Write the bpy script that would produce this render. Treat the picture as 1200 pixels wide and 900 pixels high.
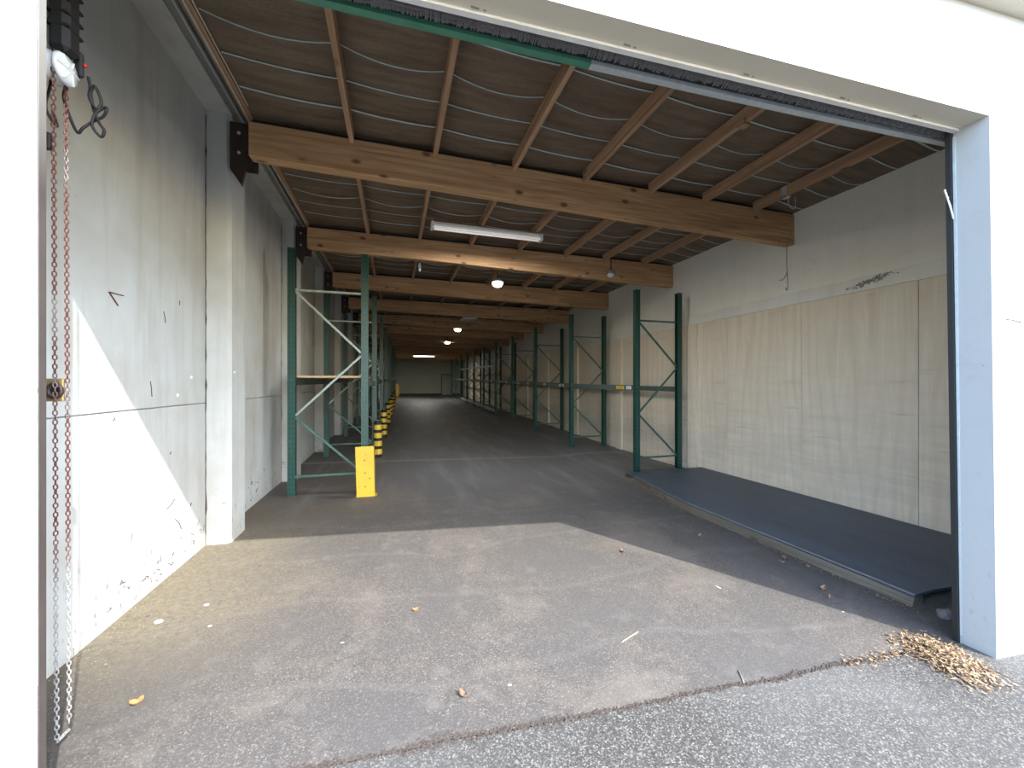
import bpy, bmesh, math, random
from mathutils import Vector, Matrix, noise
R = math.radians
random.seed(7)
for o in list(bpy.data.objects):
    bpy.data.objects.remove(o, do_unlink=True)
SC = bpy.context.scene
COL = SC.collection

# ------------------------------------------------------------------ camera
cam_d = bpy.data.cameras.new('camera')
cam_d.sensor_fit = 'HORIZONTAL'; cam_d.sensor_width = 36
cam_d.lens = 36 * 453.2 / 1200
cam_d.clip_start = .05; cam_d.clip_end = 300
cam = bpy.data.objects.new('camera', cam_d); COL.objects.link(cam)
cam.location = (0, 0, 1.6); cam.rotation_euler = (R(90), 0, -R(16.95))
SC.camera = cam
# ------------------------------------------------------------------ sky, sun, exposure
SUN = Vector((1.657, -3.018, 3.475)).normalized()
w = bpy.data.worlds.new('sky'); SC.world = w; w.use_nodes = True
wn = w.node_tree; wn.nodes.clear()
sky = wn.nodes.new('ShaderNodeTexSky'); sky.sky_type = 'NISHITA'; sky.sun_disc = False
sky.sun_elevation = math.asin(SUN.z); sky.sun_rotation = math.atan2(SUN.x, SUN.y)
sky.air_density = 1.0; sky.dust_density = 1.2; sky.ozone_density = 1.0
bg = wn.nodes.new('ShaderNodeBackground'); bg.inputs[1].default_value = .46
wo = wn.nodes.new('ShaderNodeOutputWorld')
wn.links.new(sky.outputs[0], bg.inputs[0]); wn.links.new(bg.outputs[0], wo.inputs[0])
sd = bpy.data.lights.new('sun', 'SUN'); sd.energy = 2.9; sd.angle = R(.53); sd.color = (1, .975, .93)
so = bpy.data.objects.new('sun', sd); COL.objects.link(so); so.location = SUN * 20
so.rotation_euler = SUN.to_track_quat('Z', 'Y').to_euler()
SC.view_settings.view_transform = 'Standard'; SC.view_settings.look = 'None'
SC.view_settings.gamma = 1; SC.view_settings.use_curve_mapping = False
SC.view_settings.exposure = 1.75

# ------------------------------------------------------------------ helpers
XL, XC, XR = -1.8266, -1.6104, 6.004
def yf(x): return 1.7242 - .0675 * x                       # facade plane
def drift(y): return .021 * max(0., y - 9.5)
def sm(t): t = max(0., min(1., t)); return t * t * (3 - 2 * t)
def F(x, y):                                              # floor height
    g = -.0075 * min(y, 8.) + .0205 * max(0., y - 8.)
    if y > 8: g = -.06 + .0205 * (y - 8)
    return -.0291 * (x - XL) + g + .0666 * sm((x - 3.9) / .8) * sm((y - 1.0) / 1.)

def tag(o, label=None, cat=None, group=None, kind=None):
    if label: o['label'] = label
    if cat: o['category'] = cat
    if group: o['group'] = group
    if kind: o['kind'] = kind
    return o
def empty(name, loc, label, cat, group=None, rz=0):
    o = bpy.data.objects.new(name, None); COL.objects.link(o)
    o.empty_display_size = .1
    o.location = loc; o.rotation_euler = (0, 0, rz)
    return tag(o, label, cat, group)

class MB:
    def __init__(s): s.bm = bmesh.new()
    def hexa(s, v):
        q = [s.bm.verts.new(p) for p in v]
        for f in ((0, 3, 2, 1), (4, 5, 6, 7), (0, 1, 5, 4), (1, 2, 6, 5), (2, 3, 7, 6), (3, 0, 4, 7)):
            s.bm.faces.new([q[i] for i in f])
        return s
    def box(s, x0, y0, z0, x1, y1, z1):
        return s.hexa([(x0, y0, z0), (x1, y0, z0), (x1, y1, z0), (x0, y1, z0), (x0, y0, z1), (x1, y0, z1), (x1, y1, z1), (x0, y1, z1)])
    def prism(s, pts, d):
        """pts: planar polygon, d: extrusion vector"""
        d = Vector(d); a = [s.bm.verts.new(p) for p in pts]; b = [s.bm.verts.new(Vector(p) + d) for p in pts]
        n = len(pts)
        s.bm.faces.new(a[::-1]); s.bm.faces.new(b)
        for i in range(n): s.bm.faces.new((a[i], a[(i + 1) % n], b[(i + 1) % n], b[i]))
        return s
    def bar(s, a, b, w, h, up=(0, 0, 1)):
        a = Vector(a); b = Vector(b); d = (b - a).normalized(); u = Vector(up)
        if abs(d.dot(u)) > .98: u = Vector((0, 1, 0))
        x = d.cross(u).normalized() * w / 2; z = x.cross(d).normalized() * h / 2
        return s.hexa([a - x - z, a + x - z, b + x - z, b - x - z, a - x + z, a + x + z, b + x + z, b - x + z])
    def tube(s, pts, r, n=8, close=False, caps=True):
        pts = [Vector(p) for p in pts]; m = len(pts); rings = []
        rr = r if isinstance(r, (list, tuple)) else [r] * m
        pu = None
        for i, p in enumerate(pts):
            if close: d = pts[(i + 1) % m] - pts[i - 1]
            else: d = pts[min(i + 1, m - 1)] - pts[max(i - 1, 0)]
            d.normalize()
            u = pu if pu else (Vector((0, 0, 1)) if abs(d.z) < .9 else Vector((1, 0, 0)))
            x = u - d * u.dot(d)
            if x.length < 1e-4: x = d.orthogonal()
            x.normalize(); pu = x; y = d.cross(x)
            rings.append([s.bm.verts.new(p + (x * math.cos(k * 2 * math.pi / n) + y * math.sin(k * 2 * math.pi / n)) * rr[i]) for k in range(n)])
        for i in range(m if close else m - 1):
            A = rings[i]; B = rings[(i + 1) % m]
            for k in range(n): s.bm.faces.new((A[k], A[(k + 1) % n], B[(k + 1) % n], B[k]))
        if caps and not close:
            s.bm.faces.new(rings[0][::-1]); s.bm.faces.new(rings[-1])
        return s
    def lathe(s, prof, c, axis='Z', n=24):
        rings = []
        c = Vector(c)
        for (r, z) in prof:
            ring = []
            for k in range(n):
                a = 2 * math.pi * k / n; x, y = r * math.cos(a), r * math.sin(a)
                ring.append(s.bm.verts.new(c + (Vector((x, y, z)) if axis == 'Z' else Vector((z, x, y)))))
            rings.append(ring)
        for A, B in zip(rings, rings[1:]):
            for k in range(n): s.bm.faces.new((A[k], A[(k + 1) % n], B[(k + 1) % n], B[k]))
        s.bm.faces.new(rings[0][::-1]); s.bm.faces.new(rings[-1])
        return s
    def build(s, name, m, parent=None, loc=(0, 0, 0), bevel=0, smooth=False):
        me = bpy.data.meshes.new(name)
        if bevel:
            bmesh.ops.bevel(s.bm, geom=list(s.bm.edges), offset=bevel, segments=1, affect='EDGES', clamp_overlap=True)
        bmesh.ops.recalc_face_normals(s.bm, faces=s.bm.faces)
        s.bm.to_mesh(me); s.bm.free()
        if smooth:
            for p in me.polygons: p.use_smooth = True
        me.materials.append(m)
        o = bpy.data.objects.new(name, me); COL.objects.link(o); o.location = loc
        if parent: o.parent = parent
        return o
def put(o, parent=None, loc=None, rot=None, name=None):
    c = o.copy(); COL.objects.link(c)
    if parent: c.parent = parent
    if loc is not None: c.location = loc
    if rot is not None: c.rotation_euler = rot
    return c
def copy_tree(o, loc=None, label=None, group=None):
    c = o.copy(); COL.objects.link(c)
    if loc is not None: c.location = loc
    if label: c['label'] = label
    if group: c['group'] = group
    for ch in list(o.children):
        d = ch.copy(); COL.objects.link(d); d.parent = c
        for g in list(ch.children):
            e = g.copy(); COL.objects.link(e); e.parent = d
    return c

# ------------------------------------------------------------------ materials
class NT:
    def __init__(s, name):
        s.m = bpy.data.materials.new(name); s.m.use_nodes = True
        s.t = s.m.node_tree; s.b = s.t.nodes['Principled BSDF']
        s.co = s.N('ShaderNodeTexCoord').outputs['Object']
    def N(s, k, **kw):
        n = s.t.nodes.new(k)
        for a, b in kw.items(): setattr(n, a, b)
        return n
    def L(s, a, b): s.t.links.new(a, b)
    def mapped(s, sc=(1, 1, 1), rnd=False, src=None):
        m = s.N('ShaderNodeMapping'); m.inputs['Scale'].default_value = sc
        s.L(src or s.co, m.inputs[0])
        if rnd:
            oi = s.N('ShaderNodeObjectInfo'); mu = s.N('ShaderNodeMath', operation='MULTIPLY'); mu.inputs[1].default_value = 37
            s.L(oi.outputs['Random'], mu.inputs[0]); s.L(mu.outputs[0], m.inputs['Location'])
        return m.outputs[0]
    def noise(s, vec, scale, detail=4, rough=.55, dist=0):
        n = s.N('ShaderNodeTexNoise'); n.inputs['Scale'].default_value = scale; n.inputs['Detail'].default_value = detail
        n.inputs['Roughness'].default_value = rough; n.inputs['Distortion'].default_value = dist
        s.L(vec, n.inputs['Vector']); return n.outputs['Fac']
    def vor(s, vec, scale, out='Color'):
        n = s.N('ShaderNodeTexVoronoi'); n.inputs['Scale'].default_value = scale; s.L(vec, n.inputs['Vector']); return n.outputs[out]
    def ramp(s, fac, stops):
        n = s.N('ShaderNodeValToRGB'); e = n.color_ramp.elements
        while len(e) < len(stops): e.new(.5)
        for i, (p, c) in enumerate(stops):
            e[i].position = p; e[i].color = (*c, 1) if isinstance(c, (tuple, list)) else (c, c, c, 1)
        s.L(fac, n.inputs[0]); return n.outputs[0]
    def rng(s, v, a, b, c=0., d=1., smooth=False):
        n = s.N('ShaderNodeMapRange')
        if smooth: n.interpolation_type = 'SMOOTHSTEP'
        for i, x in zip((1, 2, 3, 4), (a, b, c, d)): n.inputs[i].default_value = x
        s.L(v, n.inputs[0]); return n.outputs[0]
    def math(s, op, a, b=None):
        n = s.N('ShaderNodeMath', operation=op)
        for i, x in enumerate((a, b)):
            if x is None: continue
            if isinstance(x, (int, float)): n.inputs[i].default_value = x
            else: s.L(x, n.inputs[i])
        return n.outputs[0]
    def mix(s, fac, a, b, mode='MIX'):
        n = s.N('ShaderNodeMix', data_type='RGBA', blend_type=mode)
        for i, x in ((0, fac), (6, a), (7, b)):
            if isinstance(x, (int, float)): n.inputs[i].default_value = x
            elif isinstance(x, tuple): n.inputs[i].default_value = (*x, 1)
            else: s.L(x, n.inputs[i])
        return n.outputs[2]
    def xyz(s, vec=None):
        n = s.N('ShaderNodeSeparateXYZ'); s.L(vec or s.co, n.inputs[0]); return n.outputs
    def bump(s, h, st=.3, dist=.01):
        n = s.N('ShaderNodeBump'); n.inputs['Strength'].default_value = st; n.inputs['Distance'].default_value = dist
        s.L(h, n.inputs['Height']); s.L(n.outputs[0], s.b.inputs['Normal'])
    def col(s, c):
        if isinstance(c, tuple): s.b.inputs['Base Color'].default_value = (*c, 1)
        else: s.L(c, s.b.inputs['Base Color'])
    def rough(s, r):
        if isinstance(r, float): s.b.inputs['Roughness'].default_value = r
        else: s.L(r, s.b.inputs['Roughness'])
    def metal(s, v): s.b.inputs['Metallic'].default_value = v

def simple(name, c, rough=.5, metal=0., var=.25, scale=20, bump=.0):
    t = NT(name); v = t.mapped(rnd=True)
    f = t.noise(v, scale, 5)
    t.col(t.mix(f, tuple(x * (1 - var) for x in c), tuple(min(1, x * (1 + var)) for x in c)))
    t.rough(rough); t.metal(metal)
    if bump: t.bump(t.noise(v, scale * 4, 3), bump, .004)
    return t.m

def m_asphalt(inside):
    t = NT('interior_asphalt' if inside else 'yard_asphalt'); v = t.co
    x, y, z = t.xyz()
    sp = t.vor(v, 150); spv = t.N('ShaderNodeSeparateColor'); t.L(sp, spv.inputs[0]); sp = spv.outputs[0]
    fine = t.noise(v, 90, 4, .75)
    big = t.noise(v, .9, 5, .6); mid = t.noise(v, 5, 5, .6)
    if inside:
        c = t.ramp(sp, [(0, (.042, .036, .030)), (.5, (.074, .064, .054)), (.85, (.106, .093, .079)), (1, (.20, .182, .155))])
        c = t.mix(t.rng(fine, .4, .7), c, (.062, .056, .05))
        c = t.mix(t.rng(big, .44, .60, 0, .55), c, (.060, .057, .053))
        st_ = t.noise(t.mapped((1.2, .55, 1)), 2.6, 6, .7, .8)
        c = t.mix(t.rng(st_, .56, .68, 0, .5), c, (.048, .044, .040))
        ck = t.N('ShaderNodeTexVoronoi', feature='DISTANCE_TO_EDGE'); ck.inputs['Scale'].default_value = .62
        wv_ = t.N('ShaderNodeVectorMath', operation='ADD'); nn = t.N('ShaderNodeTexNoise'); nn.inputs['Scale'].default_value = 2.2; nn.inputs['Detail'].default_value = 6; t.L(v, nn.inputs['Vector'])
        t.L(v, wv_.inputs[0]); t.L(nn.outputs['Color'], wv_.inputs[1]); t.L(wv_.outputs[0], ck.inputs['Vector'])
        c = t.mix(t.math('MULTIPLY', t.rng(ck.outputs['Distance'], .002, .007, .6, 0), t.rng(mid, .45, .6)), c, (.035, .03, .026))
        c = t.mix(t.rng(big, .35, .46, .35, 0), c, (.15, .125, .098))
        c = t.mix(t.rng(mid, .55, .75, 0, .35), c, (.17, .155, .13))
        # ochre dust washed against the left wall near the door
        d1 = t.rng(t.math('ADD', x, t.math('MULTIPLY', mid, .9)), -1.35, .05, 1, 0, True)
        d2 = t.math('MULTIPLY', t.rng(y, 2.2, 3.4, 0, 1, True), t.rng(y, 4.4, 6.6, 1, 0, True))
        dn = t.rng(t.noise(v, 26, 5, .7), .32, .66, .25, 1)
        c = t.mix(t.math('MULTIPLY', t.math('MULTIPLY', d1, d2), t.math('MULTIPLY', dn, .7)), c, (.215, .18, .11))
        # brown grime inside along the left bay
        b1 = t.math('MULTIPLY', t.rng(x, -.6, 1.2, 1, 0, True), t.rng(y, 4.8, 5.6, 0, 1, True))
        c = t.mix(t.math('MULTIPLY', b1, t.rng(mid, .3, .65, .2, .75)), c, (.11, .085, .062))
        # trafficked, smoother interior; near shade lifted, deep gloom painted into the colour
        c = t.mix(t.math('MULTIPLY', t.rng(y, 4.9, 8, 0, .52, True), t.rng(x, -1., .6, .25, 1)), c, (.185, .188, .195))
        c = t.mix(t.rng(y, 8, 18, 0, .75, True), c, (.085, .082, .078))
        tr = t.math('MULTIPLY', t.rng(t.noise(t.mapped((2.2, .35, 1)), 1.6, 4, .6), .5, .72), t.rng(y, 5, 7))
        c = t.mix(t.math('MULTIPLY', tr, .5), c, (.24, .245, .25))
        # pale sealed joint across the slab
        wob = t.math('ADD', y, t.math('MULTIPLY', mid, .12))
        jn = t.math('MULTIPLY', t.rng(wob, 8.86, 8.92), t.rng(wob, 9.02, 9.1, 1, 0))
        c = t.mix(t.math('MULTIPLY', jn, .5), c, (.27, .27, .27))
        # dark spots
        vd = t.vor(v, 3.1, 'Distance'); c = t.mix(t.rng(vd, .03, .06, .75, 0), c, (.05, .045, .04))
        # white paint splashes
        vw = t.vor(t.mapped((1, 1.7, 1)), 1.35, 'Distance'); c = t.mix(t.rng(vw, .012, .02, .8, 0), c, (.5, .5, .48))
        # curved polish marks
        wv = t.N('ShaderNodeTexWave', wave_type='RINGS'); wv.inputs['Scale'].default_value = .35; wv.inputs['Distortion'].default_value = 6
        wv.inputs['Detail'].default_value = 3; t.L(v, wv.inputs[0])
        c = t.mix(t.rng(wv.outputs['Fac'], .97, 1, 0, .10), c, (.18, .17, .155))
        t.rough(t.rng(y, 4.5, 9, .9, .58))
    else:
        c = t.ramp(sp, [(0, (.021, .019, .016)), (.4, (.044, .041, .036)), (.75, (.084, .078, .067)), (1, (.22, .205, .18))])
        c = t.mix(t.rng(fine, .45, .75), c, (.036, .035, .031))
        c = t.mix(t.rng(big, .4, .65, 0, .3), c, (.14, .14, .13))
        t.rough(.92)
    t.col(c)
    t.bump(t.math('ADD', t.math('MULTIPLY', sp, .6), fine), .55 if inside else .8, .006)
    return t.m

def m_paintwall(name, base, dirt, grime=.5, stain=.35, low=True):
    t = NT(name); v = t.mapped(rnd=False); x, y, z = t.xyz()
    big = t.noise(v, .8, 6, .6); mid = t.noise(v, 6, 6, .65); st = t.noise(t.mapped((3.5, 3.5, .35)), 1.6, 5, .6)
    c = t.mix(t.rng(big, .4, .7, 0, stain), base, dirt)
    c = t.mix(t.rng(st, .5, .75, 0, stain * .8), c, dirt)
    c = t.mix(t.rng(mid, .56, .7, 0, .35), c, tuple(q * .8 for q in base))
    # chips and scuffs
    ch = t.noise(t.mapped((1, 1, .8)), 22, 4, .75)
    chm = t.math('MULTIPLY', t.rng(ch, .70, .73), t.rng(mid, .45, .6))
    c = t.mix(t.math('MULTIPLY', chm, .6), c, (.10, .08, .06))
    # pits of the concrete
    pv = t.vor(v, 9, 'Distance'); c = t.mix(t.rng(pv, .035, .055, .5, 0), c, tuple(q * .55 for q in base))
    if low:
        sc = t.noise(t.mapped((1, 9, 3)), 3.2, 6, .75)
        lo = t.rng(z, .05, .75, 1, 0, True)
        m = t.math('MULTIPLY', lo, t.rng(sc, .58, .66, 0, grime))
        c = t.mix(m, c, (.07, .06, .05))
        c = t.mix(t.rng(z, -.25, .18, grime * .7, 0), c, (.32, .29, .24))
    t.col(c); t.rough(.85)
    t.bump(t.math('ADD', mid, t.math('MULTIPLY', t.noise(v, 55, 3), .35)), .25, .012)
    return t.m

def m_plywood():
    t = NT('plywood'); v = t.mapped((7, 7, .55), rnd=True)
    g = t.noise(v, 1.3, 6, .6, 1.4); g2 = t.noise(t.mapped((40, 40, 2.2), rnd=True), 1.5, 4, .6, .5)
    wv = t.N('ShaderNodeTexWave', wave_type='BANDS', bands_direction='Y'); wv.inputs['Scale'].default_value = 1.1
    wv.inputs['Distortion'].default_value = 14; wv.inputs['Detail'].default_value = 2; wv.inputs['Detail Scale'].default_value = .7
    t.L(t.mapped((1, 1.5, .35), rnd=True), wv.inputs[0])
    c = t.mix(t.rng(g, .3, .7), (.70, .595, .465), (.78, .69, .565))
    c = t.mix(t.rng(g2, .4, .75, 0, .22), c, (.56, .44, .31))
    c = t.mix(t.rng(wv.outputs['Fac'], .6, 1, 0, .2), c, (.56, .42, .28))
    x, y, z = t.xyz()
    sc = t.noise(t.mapped((1, .5, 5)), 1.4, 6, .7)
    c = t.mix(t.math('MULTIPLY', t.rng(z, -.1, 2.1, .55, .1), t.rng(sc, .4, .7)), c, (.42, .39, .33))
    c = t.mix(t.rng(t.noise(t.mapped((1, .35, 4)), 2.3, 5, .7), .6, .72, 0, .3), c, (.22, .19, .16))
    t.col(c); t.rough(.72); t.bump(g2, .12, .004); return t.m

def m_timber(name, a, b, knot, grain_axis='X', rough=.7):
    t = NT(name)
    sc = {'X': (.5, 9, 9), 'Y': (9, .5, 9), 'Z': (9, 9, .5)}[grain_axis]
    g = t.noise(t.mapped(sc, rnd=True), 1.3, 6, .65, 1.2)
    c = t.mix(t.rng(g, .34, .66), a, b)
    sc2 = tuple(q * 4 if q > 1 else q for q in sc)
    g2 = t.noise(t.mapped(sc2, rnd=True), 1.5, 4, .6)
    c = t.mix(t.rng(g2, .5, .72, 0, .5), c, tuple(q * .5 for q in a))
    kn = t.vor(t.mapped(tuple(2.4 if q < 1 else 4.5 for q in sc), rnd=True), 1.0, 'Distance')
    c = t.mix(t.rng(kn, .07, .17, .9, 0), c, knot)
    bl = t.noise(t.mapped((1, 1, 1), rnd=True), 1.3, 3)
    c = t.mix(t.rng(bl, .45, .7, 0, .35), c, tuple(q * .6 for q in b))
    t.col(c); t.rough(rough); t.bump(g2, .2, .004); return t.m

def m_lining():
    t = NT('building_paper'); v = t.co
    n = t.noise(t.mapped((1, 7, 1)), 1.4, 6, .7); f = t.noise(v, 40, 3)
    c = t.mix(t.rng(n, .3, .7), (.105, .075, .050), (.22, .165, .115))
    c = t.mix(t.rng(f, .5, .8, 0, .3), c, (.05, .03, .02))
    t.col(c); t.rough(.62); t.bump(t.noise(t.mapped((1.5, 14, 1)), 2.2, 5, .6), .45, .03); return t.m

def m_rackgreen():
    t = NT('dark_green_powder_coat'); v = t.mapped(rnd=True)
    n = t.noise(v, 14, 6, .7); c = t.mix(n, (.007, .042, .033), (.017, .078, .060))
    c = t.mix(t.rng(t.noise(t.mapped((6, 6, 1), rnd=True), 9, 5, .8), .60, .68, 0, .6), c, (.16, .22, .20))
    # slotted column perforations
    x, y, z = t.xyz()
    fz = t.math('FRACT', t.math('MULTIPLY', z, 13.3)); hz = t.math('MULTIPLY', t.rng(fz, .12, .2), t.rng(fz, .62, .7, 1, 0))
    ax = t.math('ABSOLUTE', t.math('SUBTRACT', t.math('ABSOLUTE', y), .024)); hx = t.rng(ax, .006, .009, 1, 0)
    ax2 = t.math('ABSOLUTE', t.math('SUBTRACT', t.math('ABSOLUTE', x), .02)); hx2 = t.rng(ax2, .005, .008, .7, 0)
    c = t.mix(t.math('MULTIPLY', hz, t.math('MAXIMUM', hx, hx2)), c, (.004, .012, .010))
    t.col(c); t.rough(.42); return t.m

M = {}
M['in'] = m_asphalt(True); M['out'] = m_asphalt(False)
M['wallL'] = m_paintwall('painted_concrete_panel', (.50, .525, .51), (.34, .31, .265), .8, .75)
M['wallR'] = m_paintwall('painted_blockwork', (.84, .82, .74), (.70, .67, .58), .3, .45, False)
M['strip'] = m_paintwall('painted_ledge', (.78, .77, .72), (.56, .53, .46), .3, .4, False)
M['facade'] = m_paintwall('white_facade_paint', (.37, .375, .37), (.33, .33, .32), .25, .2)
M['back'] = m_paintwall('grey_green_wall', (.46, .48, .40), (.36, .37, .30), .2, .4, False)
M['ply'] = m_plywood()
M['beam'] = m_timber('treated_pine', (.38, .20, .09), (.66, .42, .22), (.10, .04, .018), 'X')
M['purlin'] = m_timber('pine_purlin', (.33, .19, .115), (.52, .34, .21), (.13, .06, .035), 'Y')
M['chip'] = m_timber('raw_board', (.55, .36, .19), (.68, .48, .28), (.3, .18, .09), 'X')
M['kerbwood'] = m_timber('weathered_edge', (.06, .048, .035), (.145, .118, .085), (.03, .024, .018), 'Y')
M['lining'] = m_lining()
M['green'] = m_rackgreen()
M['brace'] = simple('green_brace', (.06, .13, .105), .45, .2, .35, 9)
M['bracelight'] = simple('faded_green_brace', (.30, .36, .32), .5, .2, .25, 9)
M['greenrail'] = simple('green_paint', (.06, .21, .135), .5, 0, .25, 14)
M['galv'] = simple('galvanised_steel', (.50, .55, .57), .4, .3, .2, 25)
M['galvdull'] = simple('dull_galvanised', (.30, .30, .29), .5, .6, .25, 12)
M['strap'] = simple('galvanised_strap', (.50, .66, .70), .5, .2, .3, 18)
M['dark'] = simple('black_rubber', (.008, .008, .008), .6, 0, .3, 15)
M['steel'] = simple('dark_primer_steel', (.045, .03, .026), .55, .3, .35, 12)
M['brush'] = simple('brush_bristles', (.15, .15, .155), .8, 0, .6, 160, .6)
M['black'] = simple('black_plastic', (.009, .009, .010), .7, 0, .2, 8)
M['white'] = simple('white_enamel', (.78, .78, .75), .4, 0, .08, 10)
M['cream'] = simple('cream_paint', (.62, .58, .48), .6, 0, .12, 3)
M['yellow'] = None
M['cable'] = simple('pale_cable', (.62, .60, .55), .5)
M['redp'] = simple('red_plastic', (.45, .03, .03), .4)
M['mark'] = simple('dark_red_marker', (.12, .02, .02), .7)
M['crackm'] = simple('dark_joint', (.06, .05, .045), .9)  # flat dark tone for joints, cracks and scuffs
M['brass'] = simple('tarnished_brass', (.32, .25, .12), .5, .5)
def m_yellow():
    t = NT('scuffed_yellow_paint'); v = t.mapped(rnd=True)
    c = t.mix(t.noise(v, 6), (.56, .34, .012), (.68, .43, .02))
    c = t.mix(t.math('MULTIPLY', t.rng(t.noise(v, 24, 5, .75), .62, .67), .8), c, (.14, .09, .03))
    t.col(c); t.rough(.45); return t.m
M['yellow'] = m_yellow()
M['yelp'] = simple('yellow_plastic', (.66, .45, .04), .4, 0, .12, 8)
M['orange'] = simple('orange_yellow_plate', (.60, .33, .05), .5)
def m_mat():
    t = NT('blue_black_deck_paint'); v = t.co
    n = t.noise(t.mapped((1.6, .5, 1)), 1.5, 6, .65); f = t.noise(v, 45, 4, .7)
    c = t.mix(t.rng(n, .35, .7), (.026, .042, .064), (.050, .074, .105))
    c = t.mix(t.rng(f, .5, .8, 0, .4), c, (.12, .14, .17))
    c = t.mix(t.rng(t.noise(t.mapped((5, .6, 1)), 1.2, 4), .66, .74, 0, .4), c, (.17, .19, .20))
    t.col(c); t.rough(.48); t.bump(f, .25, .004); return t.m
M['mat'] = m_mat()
def m_rust():
    t = NT('rusty_chain_steel'); oi = t.N('ShaderNodeObjectInfo'); x, y, z = t.xyz(oi.outputs['Location'])
    n = t.noise(oi.outputs['Location'], 2.3, 3, .6)
    f = t.math('ADD', t.rng(z, .55, 1.1, -.18, .12), n)
    t.col(t.mix(t.rng(f, .38, .56), (.33, .33, .32), (.11, .035, .025))); t.metal(.35); t.rough(.5); return t.m
M['rust'] = m_rust()
def m_glass():
    t = NT('ribbed_clear_plastic'); t.col((.75, .78, .8)); t.rough(.25)
    t.b.inputs['Alpha'].default_value = .75; return t.m
M['clear'] = m_glass()
def m_emit(name, c, s):
    t = NT(name); t.col(tuple(min(1, q) for q in c)); t.b.inputs['Emission Color'].default_value = (*c, 1)
    t.b.inputs['Emission Strength'].default_value = s; return t.m
M['bulb'] = m_emit('lit_warm_lamp', (1, .86, .60), 6)
M['bulbw'] = m_emit('lit_white_lamp', (1, .93, .82), 5)
M['tube'] = m_emit('lit_tube', (1, .97, .90), 3)
M['tubedim'] = m_emit('fluorescent_tube', (1, .96, .92), .10)
def m_leaf():
    t = NT('dry_leaf'); oi = t.N('ShaderNodeObjectInfo')
    g = t.noise(t.co, 55, 2); c = t.ramp(g, [(.36, (.03, .014, .008)), (.46, (.13, .075, .038)), (.56, (.27, .18, .09)), (.7, (.50, .40, .25))])
    t.col(c); t.rough(.7); return t.m
M['leaf'] = m_leaf()
M['leafo'] = simple('orange_brown_leaf', (.36, .16, .06), .7, 0, .3, 30)
M['leafb'] = simple('brown_leaf', (.20, .12, .07), .7, 0, .4, 30)
M['lump'] = simple('broken_concrete', (.16, .16, .155), .9, 0, .3, 20)
M['soil'] = simple('dark_soil', (.048, .036, .028), .95, 0, .5, 60, .5)
M['soot'] = simple('soot_stain', (.22, .205, .18), .9, 0, .4, 30)

# ------------------------------------------------------------------ floor and yard
def seam(x): return 1.83 - .05 * x + .02 * noise.noise(Vector((x * 2.1, 0, 3))) + .012 * noise.noise(Vector((x * 9, 0, 7)))
def sheet(name, xs, rows, m):
    """rows: functions x->y from near to far"""
    bm = bmesh.new(); G = []
    for r in rows:
        G.append([bm.verts.new((x, r(x), F(x, r(x)))) for x in xs])
    for A, B in zip(G, G[1:]):
        for i in range(len(xs) - 1): bm.faces.new((A[i], A[i + 1], B[i + 1], B[i]))
    ret = bmesh.ops.extrude_face_region(bm, geom=list(bm.faces))
    for v in ret['geom']:
        if isinstance(v, bmesh.types.BMVert): v.co.z -= .12
    bmesh.ops.recalc_face_normals(bm, faces=bm.faces)
    me = bpy.data.meshes.new(name); bm.to_mesh(me); bm.free(); me.materials.append(m)
    o = bpy.data.objects.new(name, me); COL.objects.link(o); return o
xs = [-2.1 + .09 * i for i in range(0, 102)]
rows = [lambda x, k=k: (seam(x) + .006) * (1 - k) + 2.3 * k for k in (0, .12, .3, .6, 1)]
rows += [lambda x, y=y: y for y in [2.6, 3, 3.5, 4, 4.6, 5.2, 6, 7, 7.6, 8, 8.4, 9, 10, 12, 15, 20, 26, 34, 42]]
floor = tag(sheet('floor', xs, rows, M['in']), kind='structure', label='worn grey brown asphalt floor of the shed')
xo = [-30, -18, -10, -6, -4, -3] + [-2.1 + .09 * i for i in range(0, 102)] + [8, 10, 14, 20, 34]
ro = [lambda x, y=y: y for y in (-40, -20, -8, -3, -1, 0, .8, 1.2)] + [lambda x: seam(x) - .006]
yard = tag(sheet('yard_pavement', xo, ro, M['out']), kind='structure', label='light grey coarse asphalt apron outside the door')

# ------------------------------------------------------------------ left wall
YB = [4.507 + 2.747 * k for k in range(14)]          # beam lines
YEND = 40.6
wl = MB()
segs = [2.03, 9.5, YEND]
for a, b in zip(segs, segs[1:]):
    da, db = drift(a), drift(b)
    wl.hexa([(XL - .25 + da, a, -.5), (XL - .03 + da, a, -.5), (XL - .03 + db, b, -.5), (XL - .25 + db, b, -.5),
             (XL - .25 + da, a, 4.9), (XL - .03 + da, a, 4.9), (XL - .03 + db, b, 4.9), (XL - .25 + db, b, 4.9)])
wall_left = tag(wl.build('wall_left', M['wallL']), kind='structure', label='painted concrete left wall with columns')
ys = [2.03] + [y + .12 for y in YB if y < YEND - 1]
for i, y0 in enumerate(ys):
    y1 = ys[i + 1] + .03 if i + 1 < len(ys) else YEND
    y0 += .40 if i else 0
    for (z0, z1) in ((-.25, 1.405), (1.412, 4.40)):
        if z0 < 0: z0 = F(XL, y1 if y1 < 8 else y0) - .12
        d = drift((y0 + y1) / 2); d0, d1 = drift(y0), drift(y1)
        MB().hexa([(XL - .04 + d0, y0, z0), (XL + d0, y0, z0), (XL + d1, y1 - .006, z0), (XL - .04 + d1, y1 - .006, z0),
                   (XL - .04 + d0, y0, z1), (XL + d0, y0, z1), (XL + d1, y1 - .006, z1), (XL - .04 + d1, y1 - .006, z1)]
                  ).build('concrete_panel', M['wallL'], wall_left, bevel=.003)
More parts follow.
